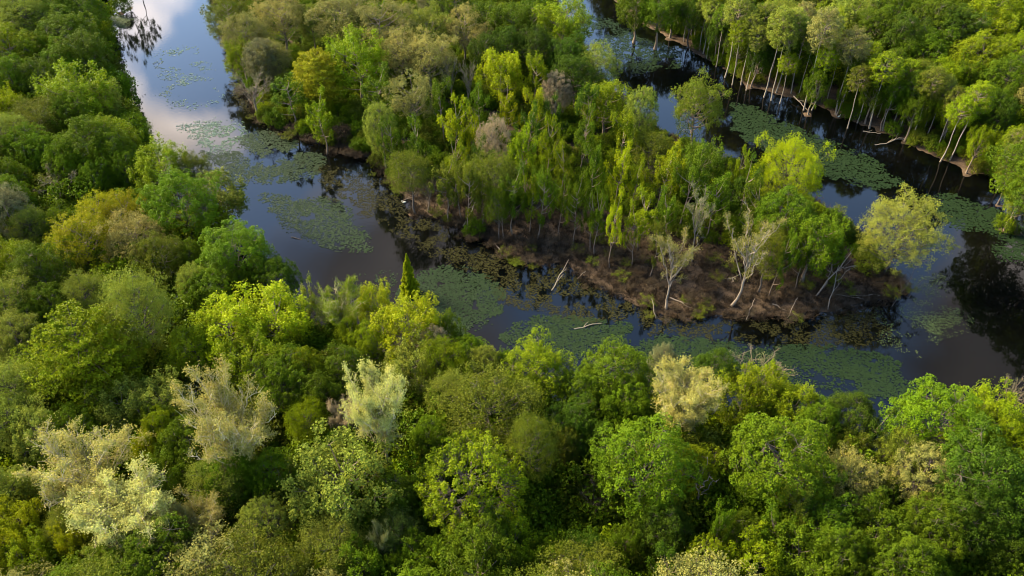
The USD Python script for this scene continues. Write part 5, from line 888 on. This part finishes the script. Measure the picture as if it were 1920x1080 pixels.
    ('broadleaf_tree', 'pale green plumed tree, second behind-left of the tan-topped tall far-bank tree', 'tree', 'trees on the far right bank', 64.4, 188.9, 'plumed_1', 'pale_green', 4.46, 13.8, 0, 237),
    ('broadleaf_tree', 'dark green round tree, third in front of the yellow-green upper-right corner tree', 'tree', 'trees on the far right bank', 91.6, 147.5, 'domed_2', 'deep_green', 3.37, 11.7, 0, 63),
    ('broadleaf_tree', 'olive green feathery tree, third in front of the tan-topped right-edge tree', 'tree', 'trees on the near bank', 85.0, 118.1, 'feathery_1', 'olive', 2.71, 11.5, 0, 277),
    ('shrub', 'mid-green low shrub, second behind-right of the yellow-tan island-tip tree', 'shrub', 'shrubs on the far right bank', 87.9, 128.2, 'bushy_0', 'mid_green', 2.26, 3.4, 0, 303),
    ('shrub', 'mid-green low shrub, nearest behind-right of the yellow-tan island-tip tree', 'shrub', 'shrubs on the far right bank', 84.7, 134.7, 'bushy_1', 'mid_green', 2.12, 3.2, 0, 116),
    ('shrub', 'olive green low shrub, nearest behind the yellow-tan island-tip tree', 'shrub', 'shrubs on the far right bank', 79.9, 136.6, 'bushy_2', 'olive', 2.14, 3.2, 0, 116),
    ('broadleaf_tree', 'green domed tree just beyond the right edge of the far bank', 'tree', 'trees on the near bank', 84.7, 110.2, 'domed_3', 'mid_green', 6.61, 17.0, 0, 199),
    ('broadleaf_tree', 'dark green domed tree beyond the right edge, mirrored in the water', 'tree', 'trees on the near bank', 84.5, 102.0, 'domed_0', 'deep_green', 7.25, 18.0, 0, 185),
    ('broadleaf_tree', 'green plumed tree beyond the right edge, farthest right of the far bank', 'tree', 'trees on the near bank', 87.4, 96.3, 'plumed_2', 'mid_green', 7.02, 18.0, 0, 164),
    ('slender_tree', 'left one of three slender trees mirrored at the top of the left channel', 'tree', 'trees on the left bank', -97.0, 199.3, 'slender_3', 'mid_green', 1.96, 13.0, 0, 205),
    ('slender_tree', 'middle one of three slender trees mirrored at the top of the left channel', 'tree', 'trees on the left bank', -95.8, 201.9, 'slender_0', 'bright_green', 2.22, 16.5, 0, 287),
    ('slender_tree', 'right one of three slender trees mirrored at the top of the left channel', 'tree', 'trees on the left bank', -93.3, 204.6, 'slender_1', 'bright_green', 2.27, 13.0, 0, 27),
]
ISLAND = [(-97.2, 274.7), (-79.3, 217.9), (-68.1, 188.3), (-62.0, 171.7), (-56.1, 157.0), (-50.5, 147.2), (-43.9, 141.0), (-37.2, 138.5), (-28.3, 133.9), (-22.2, 124.5), (-15.7, 116.3), (-9.0, 111.8), (-4.0, 107.4), (0.7, 102.0), (8.5, 101.5), (11.7, 97.6), (17.9, 93.4), (22.3, 89.8), (30.3, 89.8), (36.5, 89.1), (44.8, 90.3), (55.0, 92.2), (60.9, 95.1), (60.9, 97.3), (59.4, 100.6), (58.9, 105.3), (57.1, 109.5), (55.3, 115.5), (51.1, 120.6), (45.0, 127.0), (37.4, 133.9), (28.5, 143.0), (21.2, 155.9), (17.7, 169.1), (14.0, 188.3), (9.6, 207.3), (6.5, 221.6), (4.2, 274.7)]
WATER = [(-135.2, 274.7), (-111.2, 217.9), (-104.0, 200.7), (-101.6, 193.7), (-96.8, 188.3), (-91.6, 174.3), (-87.3, 164.1), (-79.3, 150.4), (-74.2, 139.6), (-67.4, 127.0), (-58.1, 115.5), (-48.8, 105.3), (-41.2, 93.6), (-32.8, 86.6), (-24.4, 82.3), (-16.2, 77.2), (-7.2, 73.3), (0.0, 69.7), (9.6, 67.0), (23.2, 66.2), (36.2, 63.7), (45.1, 62.0), (55.7, 62.0), (67.5, 64.5), (100.9, 60.5), (137.5, 109.5), (107.5, 111.8), (93.7, 118.7), (88.7, 124.3), (83.2, 129.9), (80.6, 133.3), (76.3, 138.1), (72.0, 144.0), (65.3, 149.9), (60.0, 154.8), (50.4, 161.7), (44.5, 173.8), (37.7, 184.8), (31.1, 193.1), (27.9, 202.0), (22.7, 217.9), (23.7, 274.7)]
BARE_BANK = [(-25.4, 127.0), (-15.8, 117.4), (-9.1, 112.5), (-4.0, 108.1), (0.7, 102.6), (8.6, 102.0), (11.7, 98.1), (17.9, 93.6), (22.4, 90.0), (30.3, 90.0), (36.5, 89.1), (44.8, 90.3), (55.0, 92.2), (60.9, 95.1), (59.2, 99.9), (55.4, 103.9), (46.0, 101.2), (38.1, 103.9), (29.9, 106.7), (21.8, 112.5), (12.9, 115.5), (3.7, 115.5), (-5.6, 118.7), (-15.5, 125.3)]
FRAME = [(-134.0, 210.8), (134.0, 210.8), (57.3, 47.0), (-57.3, 47.0)]
LILIES = [
    ('lily_pads', [(-1.7, 93.2), (-2.1, 90.8), (-3.4, 88.7), (-5.3, 87.2), (-7.7, 86.4), (-10.3, 86.4), (-12.7, 87.2), (-14.8, 88.7), (-16.3, 90.8), (-17.0, 93.2), (-16.8, 95.8), (-15.7, 98.0), (-13.7, 99.8), (-11.2, 100.7), (-8.4, 100.7), (-5.7, 99.8), (-3.6, 98.0), (-2.2, 95.8)], 46.8, 0.127, 'pad', 'dense rounded patch of lily pads beside the small cone-shaped tree', 'lily pads', 'patches of round lily pads on the water', 1, {'soft': 1.6}),
    ('lily_pads', [(-23.5, 98.6), (-20.2, 99.3), (-14.1, 96.7), (-13.1, 93.6), (-17.9, 93.6)], 14.9, 0.115, 'pad', 'loose lily pads between the lime trees and the small cone-shaped tree', 'lily pads', 'patches of round lily pads on the water', 2, {'patchy': 0.4}),
    ('lily_pads', [(-0.9, 85.3), (1.2, 88.2), (4.0, 89.1), (9.5, 88.9), (13.4, 88.0), (17.0, 87.5), (15.9, 85.3), (17.1, 82.3), (12.9, 81.5), (6.8, 81.5), (1.5, 83.1)], 46.8, 0.127, 'pad', 'dense patch of lily pads in front of the middle of the island', 'lily pads', 'patches of round lily pads on the water', 3, {'soft': 1.6}),
    ('lily_pads', [(18.0, 83.1), (20.9, 85.3), (28.6, 84.7), (36.7, 82.8), (42.8, 83.1), (49.0, 83.1), (54.1, 80.2), (55.8, 75.2), (54.1, 73.1), (48.9, 73.5), (44.2, 74.8), (49.6, 75.7), (47.3, 77.7), (43.2, 79.0), (39.5, 79.2), (37.7, 77.7), (39.3, 75.2), (43.2, 73.8), (38.2, 73.8), (34.0, 77.7), (25.2, 78.2), (19.5, 79.8)], 46.8, 0.127, 'pad', 'long curling patch of lily pads at the right before the near shore', 'lily pads', 'patches of round lily pads on the water', 4, {'soft': 1.4}),
    ('lily_pads', [(38.8, 79.2), (50.4, 78.2), (51.0, 75.7), (43.5, 74.8), (38.2, 76.7)], 10.6, 0.123, 'pad', 'loose lily pads inside the curl of the long right patch', 'lily pads', 'patches of round lily pads on the water', 44, {'patchy': 0.5}),
    ('lily_pads', [(-66.0, 144.4), (-60.1, 146.9), (-54.5, 145.3), (-52.3, 139.6), (-54.1, 136.1), (-57.4, 135.2), (-60.6, 139.0)], 17, 0.139, 'pale', 'pale lily pads drifting in the left channel beside the white cloud reflection', 'lily pads', 'patches of round lily pads on the water', 5, {'patchy': 0.25}),
    ('lily_pads', [(-52.9, 139.6), (-48.5, 143.0), (-43.4, 141.0), (-41.9, 136.5), (-46.5, 133.9), (-50.5, 135.8)], 34.0, 0.139, 'pad', 'lily patch at the left shore of the island, upper one of two', 'lily pads', 'patches of round lily pads on the water', 6, {}),
    ('lily_pads', [(-58.5, 135.2), (-52.6, 134.3), (-48.6, 130.2), (-43.9, 131.5), (-40.5, 134.3), (-36.3, 133.5), (-35.4, 129.7), (-37.6, 126.7), (-42.6, 125.3), (-48.6, 126.0), (-53.3, 129.2)], 31.9, 0.139, 'pad', 'curved lily patch in the left channel bend, tongue towards the island', 'lily pads', 'patches of round lily pads on the water', 7, {}),
    ('lily_pads', [(-44.5, 120.6), (-39.6, 120.0), (-34.8, 119.5), (-29.6, 119.0), (-28.5, 114.8), (-24.0, 108.8), (-23.8, 105.8), (-27.1, 105.6), (-31.8, 107.8), (-36.8, 110.7), (-40.6, 115.5)], 25.5, 0.135, 'pad', 'lily patch in the middle of the open water between the left bank and the island', 'lily pads', 'patches of round lily pads on the water', 8, {'patchy': 0.2}),
    ('lily_pads', [(-80.9, 178.4), (-74.3, 181.1), (-66.7, 169.1), (-71.4, 159.4), (-78.5, 169.1)], 5.1, 0.156, 'pale', 'faint lily pads scattered at the top of the left channel', 'lily pads', 'patches of round lily pads on the water', 9, {'patchy': 0.6}),
    ('lily_pads', [(-75.2, 164.1), (-65.1, 165.4), (-58.9, 154.8), (-67.9, 151.4), (-74.1, 157.0)], 5.1, 0.156, 'pale', 'faint lily pads scattered across the upper left channel', 'lily pads', 'patches of round lily pads on the water', 10, {'patchy': 0.6}),
    ('lily_pads', [(45.5, 153.4), (50.4, 151.4), (55.2, 144.4), (60.2, 139.6), (65.1, 135.2), (68.7, 130.2), (70.4, 124.5), (65.2, 123.3), (58.6, 127.0), (54.2, 132.4), (48.8, 135.2), (44.3, 143.0)], 27.6, 0.156, 'pad', 'long lily band along the right channel behind the golden-green tree', 'lily pads', 'patches of round lily pads on the water', 11, {}),
    ('lily_pads', [(74.0, 120.6), (79.4, 120.3), (83.3, 116.3), (86.7, 111.8), (91.9, 109.5), (89.8, 105.3), (82.5, 106.4), (79.8, 110.3), (75.0, 111.8), (72.5, 114.8)], 31.9, 0.148, 'pad', 'lily patch behind the yellow-tan tree at the right edge', 'lily pads', 'patches of round lily pads on the water', 12, {}),
    ('lily_pads', [(79.9, 106.4), (85.1, 106.4), (83.4, 102.8), (79.4, 103.4)], 25.5, 0.148, 'pad', 'small lily patch at the right edge in the dark tree reflection', 'lily pads', 'patches of round lily pads on the water', 13, {}),
    ('lily_pads', [(17.1, 197.5), (23.6, 195.9), (31.3, 184.0), (40.2, 177.0), (36.8, 170.4), (27.0, 167.9), (19.8, 181.1)], 12.8, 0.164, 'pad', 'lily pads in the shaded water at the top of the right channel', 'lily pads', 'patches of round lily pads on the water', 14, {'patchy': 0.4}),
    ('duckweed', [(67.5, 88.7), (67.0, 87.9), (66.1, 87.2), (64.9, 86.7), (63.5, 86.4), (62.2, 86.4), (61.1, 86.7), (60.3, 87.2), (59.9, 87.9), (59.9, 88.7), (60.5, 89.5), (61.4, 90.1), (62.6, 90.7), (64.0, 90.9), (65.3, 90.9), (66.4, 90.7), (67.3, 90.1), (67.6, 89.5)], 66.0, 0.043, 'duck', 'pale green duckweed drift off the island tip', 'duckweed', 'drifts of weed around the island', 16, {'patchy': 0.1}),
    ('duckweed', [(55.3, 90.6), (62.9, 91.8), (62.6, 86.6), (57.8, 82.3), (54.0, 84.4)], 26.4, 0.05, 'duck', 'thin duckweed between the island tip and the long lily patch', 'duckweed', 'drifts of weed around the island', 17, {'patchy': 0.6}),
    ('duckweed', [(60.6, 96.7), (67.2, 98.6), (66.6, 94.8), (61.8, 93.0)], 30.8, 0.05, 'duck', 'small pale duckweed patch right of the island tip', 'duckweed', 'drifts of weed around the island', 18, {'patchy': 0.4}),
    ('duckweed', [(-102.6, 196.2), (-98.2, 197.5), (-93.3, 195.0), (-94.0, 191.3), (-98.9, 190.7)], 132.0, 0.062, 'duck', 'yellow-green duckweed spit at the top of the left channel', 'duckweed', 'drifts of weed around the island', 19, {}),
    ('water_weed', [(-35.6, 129.7), (-26.4, 127.0), (-18.5, 116.3), (-9.9, 111.0), (-14.0, 105.3), (-21.8, 112.5), (-28.6, 115.5), (-33.3, 122.0)], 30.8, 0.09, 'weed', 'brown-olive weed along the left shore of the island', 'water weed', 'drifts of weed around the island', 20, {'patchy': 0.5, 'scale': 0.6}),
    ('water_weed', [(-14.0, 105.3), (-9.0, 110.7), (0.0, 102.3), (8.5, 101.2), (13.2, 95.5), (17.8, 91.8), (15.8, 88.7), (8.0, 89.5), (-1.6, 93.6), (-2.5, 98.6)], 35.2, 0.09, 'weed', 'brown-olive weed in front of the bare island bank', 'water weed', 'drifts of weed around the island', 21, {'patchy': 0.45, 'scale': 0.6}),
    ('water_weed', [(17.8, 91.8), (23.0, 89.2), (30.1, 88.9), (44.5, 89.1), (54.7, 91.2), (54.7, 86.6), (49.2, 83.9), (37.7, 83.9), (28.6, 85.0), (21.0, 86.1)], 35.2, 0.09, 'weed', 'brown-olive weed before the snags and the island tip', 'water weed', 'drifts of weed around the island', 22, {'patchy': 0.45, 'scale': 0.6}),
    ('water_weed', [(-63.9, 174.3), (-53.9, 152.5), (-41.5, 139.6), (-46.2, 142.0), (-56.1, 152.5)], 22, 0.1, 'weed', 'brown weed at the upper left shore of the island', 'water weed', 'drifts of weed around the island', 23, {'patchy': 0.4, 'scale': 0.6}),
]
LOGS = [
    ('pale thick log leaning out of the left island bank', (-8.30, 111.64), (-6.26, 116.78), 0.2, 'pale', 0, 0.2, 1.6),
    ('short pale log sloping into the water at the bare bank', (-0.69, 102.77), (-2.80, 106.37), 0.22, 'dead', 0, 0.05, 0.7),
    ('broken pale stem standing askew in front of the bare bank', (6.10, 95.45), (8.97, 101.26), 0.12, 'dead', 2, 0.0, 1.4),
    ('short thin driftwood piece in front of the bare bank', (10.22, 98.17), (11.63, 99.58), 0.13, 'dead', 0, 0.05, 0.5),
    ('short upright stump in the weed left of the pale snag', (21.46, 89.23), (20.87, 91.41), 0.14, 'dead', 0, -0.1, 2.0),
    ('long thin log lying from the pale snag into the water', (24.04, 93.30), (28.93, 90.22), 0.15, 'dead', 1, 0.5, 0.06),
    ('thin pole slanting out of the water below the forked snag', (34.80, 88.77), (36.33, 91.63), 0.1, 'dead', 0, -0.1, 1.8),
    ('thin crossed log in the weed, lying one of the crossed pair', (39.38, 92.08), (43.29, 89.53), 0.13, 'dead', 1, 0.3, 0.05),
    ('thin crossed pole in the weed, upright one of the crossed pair', (41.03, 89.36), (42.96, 92.09), 0.1, 'dead', 0, 0.0, 1.6),
    ('long thin pale log lying along the island tip', (48.94, 94.03), (56.36, 94.07), 0.12, 'dead', 1, 0.5, 0.25),
    ('thick bleached trunk leaning up at the island tip', (46.46, 93.77), (52.30, 99.07), 0.2, 'dead', 3, 0.3, 4.6),
    ('thin bare trunk with twigs standing at the island tip', (47.54, 90.99), (49.46, 96.62), 0.11, 'dead', 4, 0.0, 7.0),
    ('thin dark branchy snag standing in the water at the island tip', (57.46, 91.81), (63.39, 98.94), 0.08, 'dark', 5, 0.0, 3.0),
    ('thin dark twig rising from the water right of the island tip', (60.69, 93.61), (63.56, 96.29), 0.06, 'dark', 2, 0.0, 2.0),
    ('log lying across the middle lily patch', (9.08, 86.89), (13.25, 88.11), 0.16, 'dead', 1, 0.08, 0.1),
    ('small floating stick in the open water lily patch', (-36.79, 108.76), (-34.90, 108.18), 0.12, 'brown', 0, 0.05, 0.05),
    ('pale branch fallen into the water at the far bank', (69.91, 137.60), (77.16, 139.59), 0.15, 'pale', 3, 0.05, 0.5),
    ('second pale branch lying at the far bank waterline', (69.24, 142.65), (72.37, 141.51), 0.13, 'pale', 1, 0.1, 0.3),
    ('forked fallen branch at the foot of the far tall trunks', (58.63, 155.38), (60.63, 150.92), 0.16, 'pale', 2, 0.9, 0.05),
    ('pale log lying on the far bank at the right edge', (87.07, 124.44), (91.18, 123.38), 0.2, 'dead', 0, 0.6, 0.4),
    ('curved grey branch on the brown far bank near the right edge', (86.07, 131.79), (89.74, 134.36), 0.14, 'dead', 1, 0.4, 1.0),
    ('twiggy brown branch in the water at the left island shore', (-19.50, 118.88), (-15.83, 120.48), 0.1, 'brown', 3, 0.1, 0.8),
]
BIRDS = [((66.2, 148.4), 40, 'small white waterbird on the dark water below the far bank'), ((-18.9, 118.7), 200, 'small white waterbird in the weed at the left shore of the island')]

island = Polygon(ISLAND).buffer(0)
shore_trees = unary_union([Point(t[4], t[5]).buffer(1.0) for t in TREES if t[10] == 0])
water_area = Polygon(WATER).buffer(0).difference(island).difference(shore_trees).buffer(-0.8).buffer(0.8).buffer(0.5).buffer(-0.5)
shapely.prepare(water_area)
edge = water_area.boundary
shapely.prepare(edge)


def land_height(x, y):
    x, y = np.asarray(x, float), np.asarray(y, float)
    p = shapely.points(x, y)
    d = np.minimum(shapely.distance(edge, p), 40)
    inside = shapely.contains(water_area, p)
    up = 0.02 + 0.20 * (1 - np.exp(-d / 2.5)) + 0.9 * (1 - np.exp(-d / 24))
    q = np.stack([x * 0.16, y * 0.16, x * 0], -1)
    up = up + (fbm(q, 4, 3) - 0.5) * 0.5 * (1 - np.exp(-d / 4))
    rough = (fbm(np.stack([x * 0.45, y * 0.45, x * 0 + 7], -1), 4, 9) - 0.5) * 0.75 * np.exp(-d / 2.2)
    return np.where(inside, -0.03 - 0.9 * (1 - np.exp(-d / 3.0)), np.maximum(up, 0.02)) + rough


far = np.array([150, 220, 320, 480, 800, 1400, 2600, 5000.0])
gx = np.unique(np.r_[-far[2:][::-1], np.arange(-220, 220.1, 1.15), far[2:]])
gy = np.unique(np.r_[-far[1:][::-1], np.arange(-150, 28, 6), np.arange(28, 330, 1.15), 400, 560, 900, 1500, 2800, 5000])
X, Y = np.meshgrid(gx, gy)
Z = land_height(X.ravel(), Y.ravel())
i = np.arange(len(gy) - 1)[:, None] * len(gx) + np.arange(len(gx) - 1)[None]
quads = np.stack([i, i + 1, i + 1 + len(gx), i + len(gx)], -1).reshape(-1, 4)
ground = put("/World", "ground", (np.stack([X.ravel(), Y.ravel(), Z], 1), quads), ground_mat, True)
tag(ground, kind="structure", label="brown leaf-littered forest floor and banks of the wetland")

wx, wy = np.linspace(-420, 420, 29), np.linspace(-60, 560, 29)
X, Y = np.meshgrid(wx, wy)
i = np.arange(28)[:, None] * 29 + np.arange(28)[None]
wq = np.stack([i, i + 1, i + 30, i + 29], -1).reshape(-1, 4)
water = put("/World", "water", (np.stack([X.ravel(), Y.ravel(), np.zeros(X.size)], 1), wq), water_mat, True)
tag(water, kind="structure", label="dark still water of the backwater channels, mirroring sky and trees")

# ------------------------------------------------------------------ the trees, one by one
BEND = {"flowering": "flowering"}
for name, label, category, group, x, y, kind, colour, R, H, inwater, rot in TREES:
    ref = stage.GetPrimAtPath(PROTO[kind])
    h0, r0 = SIZE[kind]
    z = 0.0 if inwater else float(land_height([x], [y])[0])
    t = UsdGeom.Xform.Define(stage, numbered("/World", name))
    t.AddTranslateOp().Set(Gf.Vec3d(x, y, z - 0.12))
    t.AddRotateZOp().Set(float(rot))
    t.AddScaleOp().Set(Gf.Vec3f(R / r0, R / r0, H / h0))
    p = t.GetPrim()
    p.GetReferences().AddInternalReference(PROTO[kind])
    p.SetInstanceable(True)
    UsdShade.MaterialBindingAPI.Apply(p).Bind(MAT[colour])
    tag(p, label, category, group)

# ------------------------------------------------------------------ lily pads and weeds on the water
def scatter_in(poly, density, rng):
    x0, y0, x1, y1 = poly.bounds
    n = int((x1 - x0) * (y1 - y0) * density)
    p = np.stack([rng.uniform(x0, x1, n), rng.uniform(y0, y1, n)], 1)
    return p[shapely.contains(poly, shapely.points(p))]


def discs(p, r, rng, sides=7, tilt=0.06, z=0.012, lift=0.05):
    n = len(p)
    a = (np.arange(sides) + 0.0) / (sides - 0.45) * 2 * np.pi           # a notch is left open, as on a pad
    a = a[None] + rng.uniform(0, 6.28, (n, 1))
    rr = r * np.clip(np.exp(rng.normal(-0.1, 0.38, (n, 1))), 0.35, 1.7)
    t = rng.normal(size=(n, 2)) * tilt
    px, py = np.cos(a) * rr, np.sin(a) * rr * rng.uniform(0.8, 1, (n, 1))
    zz = z + rng.uniform(0, lift, (n, 1)) + px * t[:, :1] + py * t[:, 1:]
    v = np.concatenate([np.stack([p[:, :1] + px, p[:, 1:] + py, np.maximum(zz, 0.006)], -1), np.stack([p[:, 0], p[:, 1], z + rng.uniform(0, lift, n)], -1)[:, None]], 1)
    b = np.arange(n)[:, None] * (sides + 1)
    f = np.vstack([b + [[sides, k, k + 1]] for k in range(sides - 1)])
    return v.reshape(-1, 3), f


def lily_patch(name, poly, density, r, mat, label, category, group, seed, patchy=0.0, soft=2.0, sides=7, tilt=0.06, lift=0.05, scale=0.35):
    rng = np.random.default_rng(seed)
    area = Polygon(poly).buffer(0).buffer(soft * 0.6)
    p = scatter_in(area, density, rng)
    d = shapely.distance(area.boundary, shapely.points(p))
    f = fbm(np.stack([p[:, 0] * scale, p[:, 1] * scale, p[:, 0] * 0 + seed], 1), 4, seed)
    e = fbm(np.stack([p[:, 0] * 0.55, p[:, 1] * 0.55, p[:, 0] * 0 + seed + 3], 1), 4, seed + 1) - 0.5
    inner = np.clip((d + e * 5.0) / soft, 0, 1)                       # ragged edges
    keep = (f > 0.22 + patchy * 0.42) & (rng.random(len(p)) < np.maximum(inner, 0.02)) & (f + 0.16 * inner > 0.36)
    p = p[keep]
    p = p[shapely.contains(water_area, shapely.points(p))]
    if len(p) == 0:
        return
    o = put("/World", name, discs(p, r, rng, sides, tilt, lift=lift), mat)
    tag(o, label, category, group, "stuff")


for args in LILIES:
    lily_patch(*args[:4], {"pad": pad_mat, "pale": pale_pad_mat, "weed": weed_mat, "duck": duck_mat}[args[4]], *args[5:9], **args[9])

# ------------------------------------------------------------------ fallen trunks and drifted branches
for k, (label, a, b, r, wood, twigs, za, zb) in enumerate(LOGS):
    rng = np.random.default_rng(900 + k)
    a3, b3 = np.array([*a, za]), np.array([*b, zb])
    root = UsdGeom.Xform.Define(stage, numbered("/World", "fallen_trunk"))
    root.AddTranslateOp().Set(Gf.Vec3d(*a3))
    rp = str(root.GetPath())
    g = Geo(); line = wander(a3 * 0, b3 - a3, rng, 7, 0.018)
    g.tube(line, np.linspace(0.68, 0.3, 7) * r, 8)
    put(rp, "trunk", g.mesh(), BARK[wood], True)
    ln = np.linalg.norm(b3 - a3)
    for q in range(twigs):
        h = Geo(); s = line[2 + q % 5]
        e = s + unit(unit(b3 - a3) * 0.7 + rng.normal(size=3) * [0.7, 0.7, 0.25] + [0, 0, 0.3]) * ln * rng.uniform(0.15, 0.35)
        tw = wander(s, e, rng, 4, 0.06)
        h.tube(tw, np.linspace(0.4, 0.12, 4) * r, 5)
        for w in range(2):
            e2 = tw[2] + unit(e - s + rng.normal(size=3) * 0.5 * ln * 0.2) * ln * 0.1
            h.tube(np.array([tw[2], (tw[2] + e2) / 2, e2]), np.array([0.2, 0.15, 0.08]) * r, 4)
        put(rp, "branch", h.mesh(), BARK[wood], True)
    tag(root.GetPrim(), label, "fallen trunk", "fallen trunks and driftwood along the banks")

# ------------------------------------------------------------------ two white waterbirds afloat
for (bx, by), turn, label in BIRDS:
    b = UsdGeom.Xform.Define(stage, numbered("/World", "waterbird"))
    b.AddTranslateOp().Set(Gf.Vec3d(bx, by, 0.02)); b.AddRotateZOp().Set(turn)
    body = trimesh.creation.icosphere(2, 1.0); body.apply_scale([0.36, 0.17, 0.15]); body.vertices[:, 2] += 0.07 + 0.12 * np.clip(-body.vertices[:, 0] - 0.15, 0, 1)
    neck = Geo(); neck.tube(bez(np.array([0.26, 0, 0.1]), np.array([0.5, 0, 0.3]), np.array([0.36, 0, 0.5]), 6), np.linspace(0.06, 0.035, 6), 6)
    head = trimesh.creation.icosphere(1, 1.0); head.apply_scale([0.075, 0.05, 0.05]); head.apply_translation([0.40, 0, 0.51])
    beak = Geo(); beak.tube(np.array([[0.46, 0, 0.505], [0.52, 0, 0.495], [0.57, 0, 0.487]]), np.array([0.022, 0.015, 0.004]), 5)
    bp = str(b.GetPath())
    put(bp, "body", body, MAT["white"], True); put(bp, "neck", neck.mesh(), MAT["white"], True); put(bp, "head", head, MAT["white"], True); put(bp, "beak", beak.mesh(), BARK["brown"], True)
    tag(b.GetPrim(), label, "bird", "white waterbirds")

# ------------------------------------------------------------------ low growth: undergrowth under the trees, reeds and litter on the bare banks
def instancer(name, protos, pts, scales, rots, label, category):
    pi = UsdGeom.PointInstancer.Define(stage, numbered("/World", name))
    base = str(pi.GetPath())
    rng = np.random.default_rng(len(pts))
    rel = pi.CreatePrototypesRel()
    for kind, colour in protos:
        pp = UsdGeom.Xform.Define(stage, numbered(base, "plant"))
        if isinstance(kind, str):
            pp.GetPrim().GetReferences().AddInternalReference(PROTO[kind])
        else:
            put(str(pp.GetPath()), "blades", kind.mesh(), None)
        UsdShade.MaterialBindingAPI.Apply(pp.GetPrim()).Bind(colour if isinstance(colour, UsdShade.Material) else MAT[colour])
        rel.AddTarget(pp.GetPath())
    n = len(pts)
    pi.CreateProtoIndicesAttr(Vt.IntArray.FromNumpy(rng.integers(0, len(protos), n).astype(np.int32)))
    pi.CreatePositionsAttr(Vt.Vec3fArray.FromNumpy(np.asarray(pts, np.float32)))
    pi.CreateScalesAttr(Vt.Vec3fArray.FromNumpy(np.asarray(scales, np.float32)))
    pi.CreateOrientationsAttr(Vt.QuathArray([Gf.Quath(math.cos(a / 2), 0, 0, math.sin(a / 2)) for a in rots]))
    tag(pi.GetPrim(), label, category, None, "stuff")


rng = np.random.default_rng(5)
land_box = shapely.box(-165, 30, 165, 300)
bare = Polygon(BARE_BANK).buffer(0)
pts = scatter_in(land_box.difference(water_area.buffer(0.6)), 0.30, rng)
on_bare = shapely.contains(bare, shapely.points(pts))
far_shore = (shapely.distance(edge, shapely.points(pts)) < 9) & (pts[:, 1] > 95) & ~shapely.contains(island, shapely.points(pts)) & (pts[:, 0] > 20)
keep = np.where(on_bare, rng.random(len(pts)) < 0.0, rng.random(len(pts)) < np.where(far_shore, 0.6, 0.9))
pts = pts[keep]
z = land_height(pts[:, 0], pts[:, 1])
near_bare = (shapely.distance(bare, shapely.points(pts)) < 5) | shapely.contains(island, shapely.points(pts)) | ((pts[:, 1] > 95) & (pts[:, 0] > 20) & (shapely.distance(edge, shapely.points(pts)) < 12))
s = np.where(near_bare, rng.uniform(0.4, 0.9, len(pts)), rng.uniform(0.5, 1.9, len(pts)) * rng.choice([0.75, 1.0, 1.35], len(pts)))[:, None] * np.array([[1, 1, 1.05]])
instancer("undergrowth", [("bushy_0", "mid_green"), ("bushy_1", "bright_green"), ("bushy_2", "olive"), ("bushy_0", "yellow_green"), ("bushy_1", "mid_green")], np.c_[pts, z - 0.25], s, rng.uniform(0, 6.28, len(pts)), "low green bushes and saplings that fill the gaps between the trunks", "undergrowth")

brush = bare.buffer(-0.5).union(edge.buffer(2.0).intersection(island.buffer(2.0))).intersection(land_box).difference(water_area.buffer(-1.5))
pts = scatter_in(brush, 0.28, rng)
pts = pts[fbm(np.c_[pts * 0.22, pts[:, :1] * 0], 3, 4) > 0.42]
z = np.maximum(land_height(pts[:, 0], pts[:, 1]), -0.1)
s = rng.uniform(0.35, 0.85, len(pts))[:, None] * np.array([[1.2, 1.2, 0.75]])
instancer("brush", [("briar_0", "brown"), ("briar_1", "brown"), ("briar_1", "brown"), ("briar_0", "olive")], np.c_[pts, z - 0.1], s, rng.uniform(0, 6.28, len(pts)), "low brown brush and briars over the bare island bank", "brush")


def tuft(seed, n, h, r, w):
    rng = np.random.default_rng(seed); g = Geo()
    for k in range(n):
        a = rng.uniform(0, 6.28); b = np.array([math.cos(a), math.sin(a), 0]) * rng.uniform(0, r)
        tip = b * rng.uniform(1.2, 2.4) + [0, 0, h * rng.uniform(0.4, 1)] + rng.normal(size=3) * 0.15
        side = np.array([-math.sin(a), math.cos(a), 0]) * w
        g.add(np.array([b - side, b + side, (b + tip) / 2 + side * 0.7 + [0, 0, 0.06], tip]), [[0, 1, 2], [0, 2, 3]])
    return g


bank = bare.union(edge.buffer(2.5).intersection(island.buffer(3))).intersection(land_box).difference(water_area.buffer(-0.7))
pts = scatter_in(bank, 2.4, rng)
z = np.maximum(land_height(pts[:, 0], pts[:, 1]), -0.05)
instancer("dry_grass", [(tuft(1, 34, 0.75, 0.45, 0.02), reed_mat), (tuft(2, 26, 0.5, 0.6, 0.025), litter_mat), (tuft(3, 30, 1.05, 0.35, 0.02), reed_mat)], np.c_[pts, z], rng.uniform(0.5, 1.3, (len(pts), 1)) * np.ones((1, 3)), rng.uniform(0, 6.28, len(pts)), "matted brown dry grass and stems along the bare banks", "dry grass")

# the wood goes on outside the picture
ring = shapely.box(-330, -40, 330, 420).difference(Polygon(FRAME).buffer(4)).difference(Polygon(WATER).buffer(3).difference(island))
pts = scatter_in(ring, 1 / 46.0, rng)
pts = pts[np.hypot(pts[:, 0], pts[:, 1]) > 14]
z = land_height(pts[:, 0], pts[:, 1])
s = rng.uniform(0.75, 1.15, len(pts))[:, None] * np.array([[1, 1, 1.0]])
instancer("surrounding_woodland", [("domed_0", "mid_green"), ("plumed_1", "yellow_green"), ("domed_2", "bright_green"), ("feathery_0", "olive"), ("tufted_1", "beige"), ("plumed_2", "mid_green")], np.c_[pts, z - 0.1], s, rng.uniform(0, 6.28, len(pts)), "green woodland that goes on around the wetland", "woodland")
